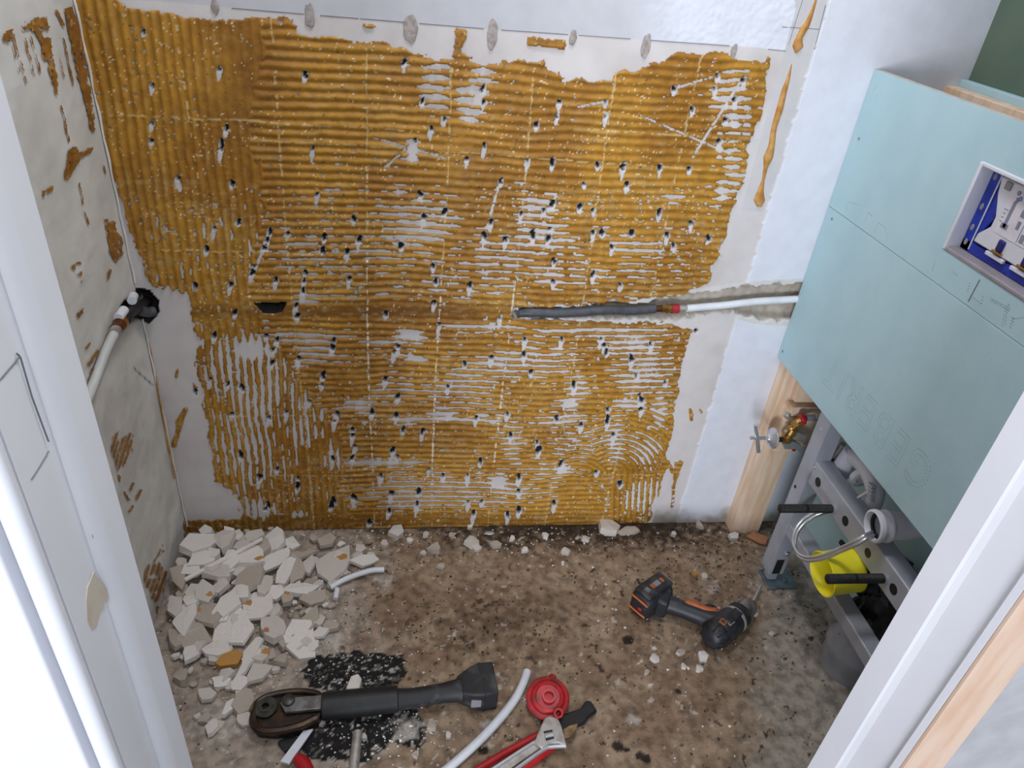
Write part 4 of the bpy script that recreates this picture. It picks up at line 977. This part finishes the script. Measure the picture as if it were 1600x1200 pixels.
# ---- pipes and offcuts
tag(MB().tube(curve([PF(x, y, .009) for x, y in ((824,1049),(818,1066),(806,1090),(785,1118),(756,1150),(722,1182),(686,1212),(640,1244))], 6), .0088, 14).build('plastic_pipe', M_WPIPE, smooth=60), 'long curved white plastic pipe beside the red disc', 'pipe')
tag(MB().tube(curve([PF(x, y, z) for x, y, z in ((516,918,.012),(535,907,.014),(560,897,.014),(582,891,.012),(600,890,.010))], 5), .0068, 12).build('plastic_pipe', M_WPIPE, smooth=60), 'short bent white pipe offcut at the edge of the rubble heap', 'pipe')
tag(MB().tube([PF(524, 936, .007), PF(527, 920, .008)], .0062, 12).build('plastic_pipe', M_WPIPE), 'tiny white pipe stub under the bent offcut', 'pipe')
tag(MB().prism([PF(x, y, .010) for x, y in ((474,1144),(490,1141),(452,1196),(438,1192))], (0, 0, .006)).build('tile_strip', M_WPLAS, bevel=.001), 'white plastic strip sticking out from under the press tool head', 'strip')
tag(MB().prism([PF(x, y, .0) for x, y in ((434,1164),(456,1150),(470,1160),(446,1178))], (0, 0, .009)).build('rubber_scrap', M_BLACKP, bevel=.001), 'flat black rubber scrap beside the white strip', 'scrap')
rc = empty('red_tool', PF(468, 1215, 0)); tag(rc, 'red plastic tool handle end below the white strip', 'handle')
MB().tube([PF(463, 1184, .014), PF(474, 1192, .014), PF(486, 1216, .014)], [.010, .013, .012], 12).build('grip', M_RED, rc, smooth=50)
tag(MB().tube([PF(559, 1144, .011), PF(551, 1215, .011)], .0095, 16).build('steel_tube', M_SATIN, smooth=50), 'short grey steel tube lying below the press tool sleeve', 'tube')

# ---- red disc
rdk = empty('red_disc', PF(853, 1100, 0)); tag(rdk, 'round red plastic pipe cap with stepped rings, lying by the wrench', 'cap')
c = PF(854, 1100, .0); tilt = Vector((-.08, -.22, 1)).normalized()
dk = MB().lathe(c + Vector((0, 0, .013)), tilt, [(0, .030), (.002, .043), (.012, .0445), (.016, .0415), (.018, .036), (.016, .034), (.021, .031), (.023, .026), (.019, .024), (.019, .0)], 40).build('disc', M_REDD, rdk, smooth=30)
MB().ring(c + tilt * .031 + Vector((.002, 0, .006)), tilt, .010, .0135, .003, 28).build('inner_ring', M_RED, rdk)
MB().tube([c + Vector((.012, .030, .028)), c + Vector((.017, .045, .026))], [.010, .008], 10).build('nub', M_RED, rdk)
p = PF(872, 1114, .031); MB().lathe(p, (0, -.6, .8), [(-.01, .009), (.004, .010), (.005, .0095), (.005, .006), (-.004, .005)], 20, cap=False).build('spout', M_RED, rdk)

# ---- adjustable wrench
wr = empty('adjustable_wrench', PF(830, 1170, 0)); tag(wr, 'chrome adjustable wrench lying across red-handled pliers', 'wrench')
zw = .016
hd_ = MB().prism(FZ([(850,1126),(858,1123),(871,1126),(877,1140),(882,1158),(884,1168),(872,1165),(858,1166),(846,1174),(834,1164),(840,1148)], zw), (0, 0, .011)).build('head', M_SATIN, wr, bevel=.002)
MB().prism(FZ([(879,1143),(890,1137),(902,1134),(899,1146),(890,1155),(881,1158)], zw + .001), (0, 0, .009)).build('movable_jaw', mat('jaw_steel', (164, 140, 106), .4, .7, c2=(120, 98, 72), ns=60), wr, bevel=.001)
MB().prism(FZ([(849,1143),(863,1140),(866,1154),(853,1158)], zw + .0108), (0, 0, .0005)).build('worm_window', M_BLACKP, wr)
p, q = PF(851, 1150, zw + .011), PF(865, 1147, zw + .011); mb = MB()
pp = resample([p, q], .0012); mb.tube(pp, [.0058 if k % 3 else .0042 for k in range(len(pp))], 10).build('worm_screw', M_CHROME, wr)
MB().prism(FZ([(836,1160),(848,1168),(796,1204),(740,1244),(728,1230),(776,1196)], zw - .002), (0, 0, .005)).build('handle', M_SATIN, wr, bevel=.001)
for pts in ([(838,1158),(800,1182),(752,1214),(726,1232)], [(884,1166),(862,1167),(848,1172),(800,1206),(744,1246)]):
    MB().tube(curve(FZ(pts, zw + .003), 4), .0042, 8).build('handle_rail', M_CHROME, wr, smooth=60)

# ---- red-handled pliers under the wrench
pl = empty('pliers', PF(840, 1170, 0)); tag(pl, 'water-pump pliers with red grips and dark head under the wrench', 'pliers')
MB().tube(curve([PF(x, y, .009) for x, y in ((846,1146),(820,1160),(790,1176),(760,1194),(726,1214),(700,1230))], 4), .0072, 10).build('red_grip', M_RED, pl, smooth=60)
MB().tube(curve([PF(x, y, .009) for x, y in ((866,1164),(850,1176),(834,1188),(812,1206),(786,1226))], 4), .0082, 10).build('red_grip', M_RED, pl, smooth=60)
MB().prism(FZ([(870,1126),(884,1120),(906,1112),(914,1100),(922,1101),(932,1116),(920,1124),(912,1134),(892,1142),(876,1150)], .001), (0, 0, .014)).build('jaw', M_BLACKP, pl, bevel=.003)
MB().tube([PF(876, 1138, .010), PF(850, 1160, .010)], .009, 8).build('neck', M_BLACKP, pl)

# ================================================================== RUBBLE
def slab(n, th, seed, jag=.28):
    r = random.Random(seed); A, B = [], []
    an = sorted((2 * PI * (k + r.uniform(-.3, .3)) / n) for k in range(n)); rd = [1 + r.uniform(-jag, jag) for _ in range(n)]
    for k in range(n): A.append(Vector((math.cos(an[k]) * rd[k], math.sin(an[k]) * rd[k], 0)))
    ch = [1 - r.uniform(.0, .08) for _ in range(n)]
    V_ = [v + Vector((0, 0, -th * r.uniform(.7, 1))) for v in A] + [Vector((v.x * ch[k], v.y * ch[k], th * r.uniform(.75, 1.1))) for k, v in enumerate(A)] + [Vector((r.uniform(-.2, .2), r.uniform(-.2, .2), th * r.uniform(.95, 1.15)))]
    F = [tuple(range(n - 1, -1, -1))] + [(k, (k + 1) % n, n + (k + 1) % n, n + k) for k in range(n)] + [(n + k, n + (k + 1) % n, 2 * n) for k in range(n)]
    return V_, F
def heap(x, y): return .040 * math.exp(-((x - .06) / .22) ** 2 - ((y + .07) / .22) ** 2)
def mesh_of(V_, F, m, name):
    me = bpy.data.meshes.new(name); me.from_pydata([tuple(v) for v in V_], [], F); me.materials.append(m); me.update()
    b = bmesh.new(); b.from_mesh(me); bmesh.ops.recalc_face_normals(b, faces=b.faces); b.to_mesh(me); b.free()
    return me
def place(me, name, loc, sc, rot, label, group=None, cat='plaster chunk'):
    o = bpy.data.objects.new(name, me); COL.objects.link(o); o.location = loc; o.scale = sc; o.rotation_euler = rot
    tag(o, label, cat, group); ORG[o.name] = Vector(loc); return o
# (px, py, width px, height px, turn deg, thickness, ochre patch)
BIG = [(312,851,58,30,28,.016,0),(350,845,32,28,0,.016,0),(431,844,34,30,-30,.014,0),(513,845,34,22,20,.010,0),(372,838,22,16,0,.010,0),(400,838,26,16,0,.010,0),(314,874,38,24,-10,.015,0),(393,902,46,42,10,.010,0),(361,878,24,22,0,.013,0),
 (341,894,36,27,-20,.013,0),(393,871,42,26,10,.012,1),(467,867,58,13,26,.007,1),(431,873,58,15,32,.007,0),(522,882,68,44,4,.008,1),(571,876,42,16,10,.008,0),(463,891,24,34,10,.013,0),(446,895,20,36,-15,.013,0),(481,883,17,22,0,.010,0),
 (469,921,46,18,10,.012,0),(490,936,44,20,6,.012,0),(402,946,56,40,-8,.007,1),(320,926,34,26,0,.012,1),(358,941,30,34,0,.013,0),(323,958,46,32,-6,.010,1),(291,967,30,36,0,.013,0),(274,950,24,30,0,.014,0),(364,981,64,48,14,.007,0),
 (303,1001,48,36,16,.008,0),(344,1013,38,18,0,.009,0),(428,984,42,30,0,.014,2),(466,1004,46,48,10,.007,0),(487,969,32,32,0,.007,0),(393,1022,20,54,-18,.007,0),(405,1051,38,28,14,.008,0),(373,1068,28,20,0,.008,0),(382,1098,34,38,0,.010,0),
 (358,1106,15,28,-10,.010,0),(323,1086,34,20,20,.008,0),(344,1065,24,14,20,.008,0),(318,1125,19,14,10,.008,0),(332,1136,16,18,0,.008,0),(382,1126,24,14,0,.008,0),(498,990,24,14,30,.006,0),(280,905,20,30,30,.013,0),(300,940,24,18,0,.013,0),
 (415,915,20,26,0,.012,0),(432,925,22,20,0,.012,0),(448,935,22,22,30,.012,1),(380,925,26,22,0,.013,0),(345,920,26,20,0,.012,0),(296,1022,24,18,0,.010,0),(276,1000,20,28,30,.010,0),(345,960,24,20,0,.012,0),(330,890,28,20,0,.014,0),(300,890,22,20,0,.014,0),
 (410,855,24,18,0,.012,0),(455,850,20,14,0,.010,0),(382,855,26,18,0,.013,0),(335,866,24,16,0,.012,0),(446,1000,14,20,0,.008,0)]
LAB = {1: ('broken white plaster piece with an ochre glue patch in the heap', 'glue-marked plaster pieces in the heap'), 0: ('broken off-white plaster piece in the rubble heap by the corner', 'plaster pieces in the rubble heap'), 2: ('thick plaster lump with a reddish brick smear in the heap', None)}
OWN = {0: 'long rounded plaster lump pressed into the room corner', 13: 'largest flat plaster plate, glue spotted, beside the bent pipe offcut', 26: 'broad flat plaster plate in the middle of the heap',
       30: 'broad thin plaster plate at the open edge of the heap', 35: 'square plaster lump touching the press tool head', 11: 'long narrow glue-edged plaster strip beside the thin stick', 12: 'long narrow clean plaster strip beside the thin stick',
       32: 'slim upright plaster splinter beside the ochre adhesive plate', 14: 'thin pointed plaster flake next to the largest flat plate'}
for i, (x, y, w, h, turn, th, oc) in enumerate(BIG):
    p = PF(x, y, .02)
    z = heap(p.x, p.y) + th * .5 + .004; p = PF(x, y, z); k = mpp(p)
    sx, sy = w * k * .56, h * k * .78
    V_, F = slab(random.randint(5, 8), 1., 1000 + i, .34)
    me = mesh_of([Vector((v.x, v.y, v.z)) for v in V_], F, (M_CHUNK2, M_CHUNK, M_CHUNK2, M_CHUNK3)[i % 4], 'plaster_chunk')
    o = place(me, 'plaster_chunk', p, (sx, sy, th * .62), (random.uniform(-.22, .22) + .06, random.uniform(-.2, .2), math.radians(turn)), OWN.get(i, LAB[oc][0]), None if i in OWN else LAB[oc][1])
    if oc:
        zt2 = max(v.z for v in V_)
        gx0, gy0 = random.choice(((.45, -.3), (-.45, -.25), (.3, .4), (-.5, .1))); q = [Vector((gx0 + .34 * math.cos(t) * random.uniform(.4, 1.1), gy0 + .26 * math.sin(t) * random.uniform(.4, 1.1), .5)) for t in np.linspace(0, 2 * PI, 8)[:-1]]
        pm_ = mesh_of(q + [v + Vector((0, 0, .62)) for v in q], [tuple(range(6, -1, -1)), tuple(range(7, 14))] + [(k2, (k2 + 1) % 7, 7 + (k2 + 1) % 7, 7 + k2) for k2 in range(7)], M_OCHRE if oc == 1 else M_BRICK, 'glue_patch')
        c = bpy.data.objects.new('glue_patch', pm_); COL.objects.link(c); c.parent = o
p = PF(358, 1030, .012); V_, F = slab(6, 1., 77, .2)
place(mesh_of(V_, F, M_OCHRE, 'adhesive_chunk'), 'adhesive_chunk', p, (.028, .020, .006), (.1, .1, .3), 'flat ochre adhesive plate among the plaster pieces', None, 'adhesive chunk')
p = PF(415, 1024, .010); place(mesh_of(*slab(6, 1., 78, .3), M_OCHRE, 'adhesive_chunk'), 'adhesive_chunk', p, (.010, .020, .006), (.1, .1, -.3), 'narrow ochre adhesive splinter beside a flat plaster piece', None, 'adhesive chunk')
# long thin plaster stick
p0, p1 = PF(288, 905, .052), PF(410, 840, .062); e_ = (p1 - p0).normalized(); s_ = up.cross(e_).normalized()
tag(MB().prism([p0 + s_ * .005, p0 - s_ * .004, p0.lerp(p1, .5) - s_ * .0055, p1 - s_ * .003, p1 + s_ * .003, p0.lerp(p1, .5) + s_ * .005], (0, 0, -.007)).build('plaster_stick', M_CHUNK2, bevel=.001), 'long thin plaster stick lying across the rubble heap', 'plaster stick')
# smaller pieces filling the heap
protos = [mesh_of(*slab(random.randint(5, 7), 1., 300 + i, .3), (M_CHUNK, M_CHUNK3, M_CHUNK2, M_CHUNK)[i % 4], 'plaster_bit') for i in range(14)]
HP = [(262,850),(300,832),(420,832),(540,838),(590,872),(520,935),(520,985),(500,1010),(430,1050),(405,1110),(350,1140),(310,1130),(285,1060),(258,980)]
cnt = 0
while cnt < 150:
    x, y = random.uniform(255, 600), random.uniform(830, 1145)
    if not bool(inpoly(np.array([x]), np.array([y]), HP)[0]): continue
    s = random.choice((.006, .008, .010, .013, .016)); p = PF(x, y, .01)
    if p.x < .012 + s or p.y > -.012 - s: continue
    z = heap(p.x, p.y) * random.uniform(.5, 1.15) + s * .35
    place(protos[cnt % 14], 'plaster_bit', (p.x, p.y, z), (s * random.uniform(.8, 1.4), s, s * random.uniform(.35, .6)), (random.uniform(-.3, .3), random.uniform(-.3, .3), random.uniform(0, 6)), 'small off-white plaster crumb wedged in the rubble heap', 'small plaster bits in the heap'); cnt += 1
# single chips lying about the floor
CH = [(618,832,26,18),(680,858,20,13),(736,822,12,8),(738,848,22,14),(745,856,14,9),(775,851,16,10),(820,860,12,7),(884,861,14,9),(950,825,30,22),(982,829,30,11),(852,838,9,9),(665,835,10,8),(662,864,10,6),(690,886,14,8),
      (1052,835,10,8),(1093,821,9,14),(1148,838,22,10),(1023,1029,14,9),(1022,1014,8,6),(1063,1019,14,7),(1098,1028,20,12),(1092,1044,12,8),(1068,1042,8,6),(1010,1050,8,6),(520,1110,8,6),(502,1128,12,10),(570,1152,8,8),
      (676,1136,16,12),(700,1150,10,8),(650,1180,10,8),(880,880,6,5),(1180,960,8,5),(1205,990,8,5),(706,836,9,7),(800,842,10,7),(915,842,12,8),(600,850,12,8),(560,850,14,8),(640,845,10,7),(1100,900,10,8)]
for i, (x, y, w, h) in enumerate(CH):
    th = min(w, h) * .0005 + .001; p = PF(x, y, th * .6); k = mpp(p)
    place(protos[i % 14], 'plaster_chip', p, (w * k * .52, h * k * .75, th), (random.uniform(-.1, .1), random.uniform(-.1, .1), random.uniform(-.3, .3)), 'loose pale plaster chip lying on the bare floor', 'chips scattered on the floor', 'plaster chip')
p = PF(1085, 897, .004); place(mesh_of(*slab(6, 1., 91), M_OCHRE, 'adhesive_chip'), 'adhesive_chip', p, (.008, .009, .004), (0, 0, 0), 'small ochre adhesive chip near the drill battery', None, 'adhesive chip')
tag(MB().lathe(PF(765, 834, .003), (0, .5, .85), [(0, .012), (.002, .0125), (.004, .011)], 20).build('plastic_disc', mat('pale_grey_plastic', (188, 194, 202), .4)), 'small pale grey plastic disc in the soil by the back wall', 'disc')
tag(MB().prism([PF(x, y, .001) for x, y in ((1166,840),(1176,832),(1200,842),(1196,852),(1186,850))], (0, 0, .007)).build('wood_chip', mat('reddish_wood', (186, 130, 98), .8), bevel=.001), 'reddish wood offcut at the foot of the pine stud', 'wood chip')

# crumbs nobody could count
def crumbs(name, pts, rs, m, label, seed):
    r = random.Random(seed); vs_, fs = [], []
    for (x, y, z), s in zip(pts, rs):
        o_ = len(vs_); vs_ += [(x + s * r.uniform(.6, 1.1), y, z), (x - s * .6, y + s * r.uniform(.5, 1), z), (x - s * .5, y - s * r.uniform(.5, 1), z), (x + s * r.uniform(-.3, .3), y + s * r.uniform(-.3, .3), z + s * r.uniform(.5, 1.1)), (x, y, z - s * .4)]
        fs += [(o_ + a_, o_ + b_, o_ + 3) for a_, b_ in ((0, 1), (1, 2), (2, 0))] + [(o_ + b_, o_ + a_, o_ + 4) for a_, b_ in ((0, 1), (1, 2), (2, 0))]
    o = build(name, vs_, fs, m, smooth=0); o['kind'] = 'stuff'; tag(o, label, 'debris'); return o
def scatter(n, fn, s0, s1, seed):
    r = random.Random(seed); P_, S_ = [], []
    while len(P_) < n:
        x, y = r.uniform(.01, 1.58), r.uniform(-.72, -.008)
        a_, b_ = to_px(x, y, 0)
        if r.random() < fn(a_, b_): P_.append((x, y, .0)); S_.append(s0 + (s1 - s0) * r.random() ** 3)
    return P_, S_
g2 = lambda a_, b_, cx, cy, rx, ry: math.exp(-((a_ - cx) / rx) ** 2 - ((b_ - cy) / ry) ** 2)
P_, S_ = scatter(2600, lambda a_, b_: .05 + .9 * g2(a_, b_, 400, 960, 170, 130) + .8 * g2(a_, b_, 560, 1050, 90, 40) + .8 * g2(a_, b_, 570, 1150, 100, 40) + .5 * g2(a_, b_, 660, 1150, 60, 30) + .4 * g2(a_, b_, 780, 845, 300, 25), .0010, .0048, 5)
crumbs('plaster_crumbs', P_, S_, M_CHUNK2, 'fine white plaster crumbs strewn over the floor', 1)
P_, S_ = scatter(2400, lambda a_, b_: .07 + 1.0 * g2(a_, b_, 900, 828, 240, 22) + .3 * g2(a_, b_, 1080, 880, 120, 60) + .25 * g2(a_, b_, 760, 980, 120, 60), .0010, .0042, 6)
crumbs('soil_crumbs', P_, S_, M_SOIL, 'dark soil crumbs gathered along the back wall', 2)
P_, S_ = scatter(700, lambda a_, b_: .08 + 1.0 * g2(a_, b_, 1000, 850, 160, 45) + .3 * g2(a_, b_, 700, 840, 150, 20), .0012, .0046, 8)
crumbs('adhesive_crumbs', P_, S_, M_BROWNC, 'ochre and brown adhesive crumbs strewn near the drill', 3)
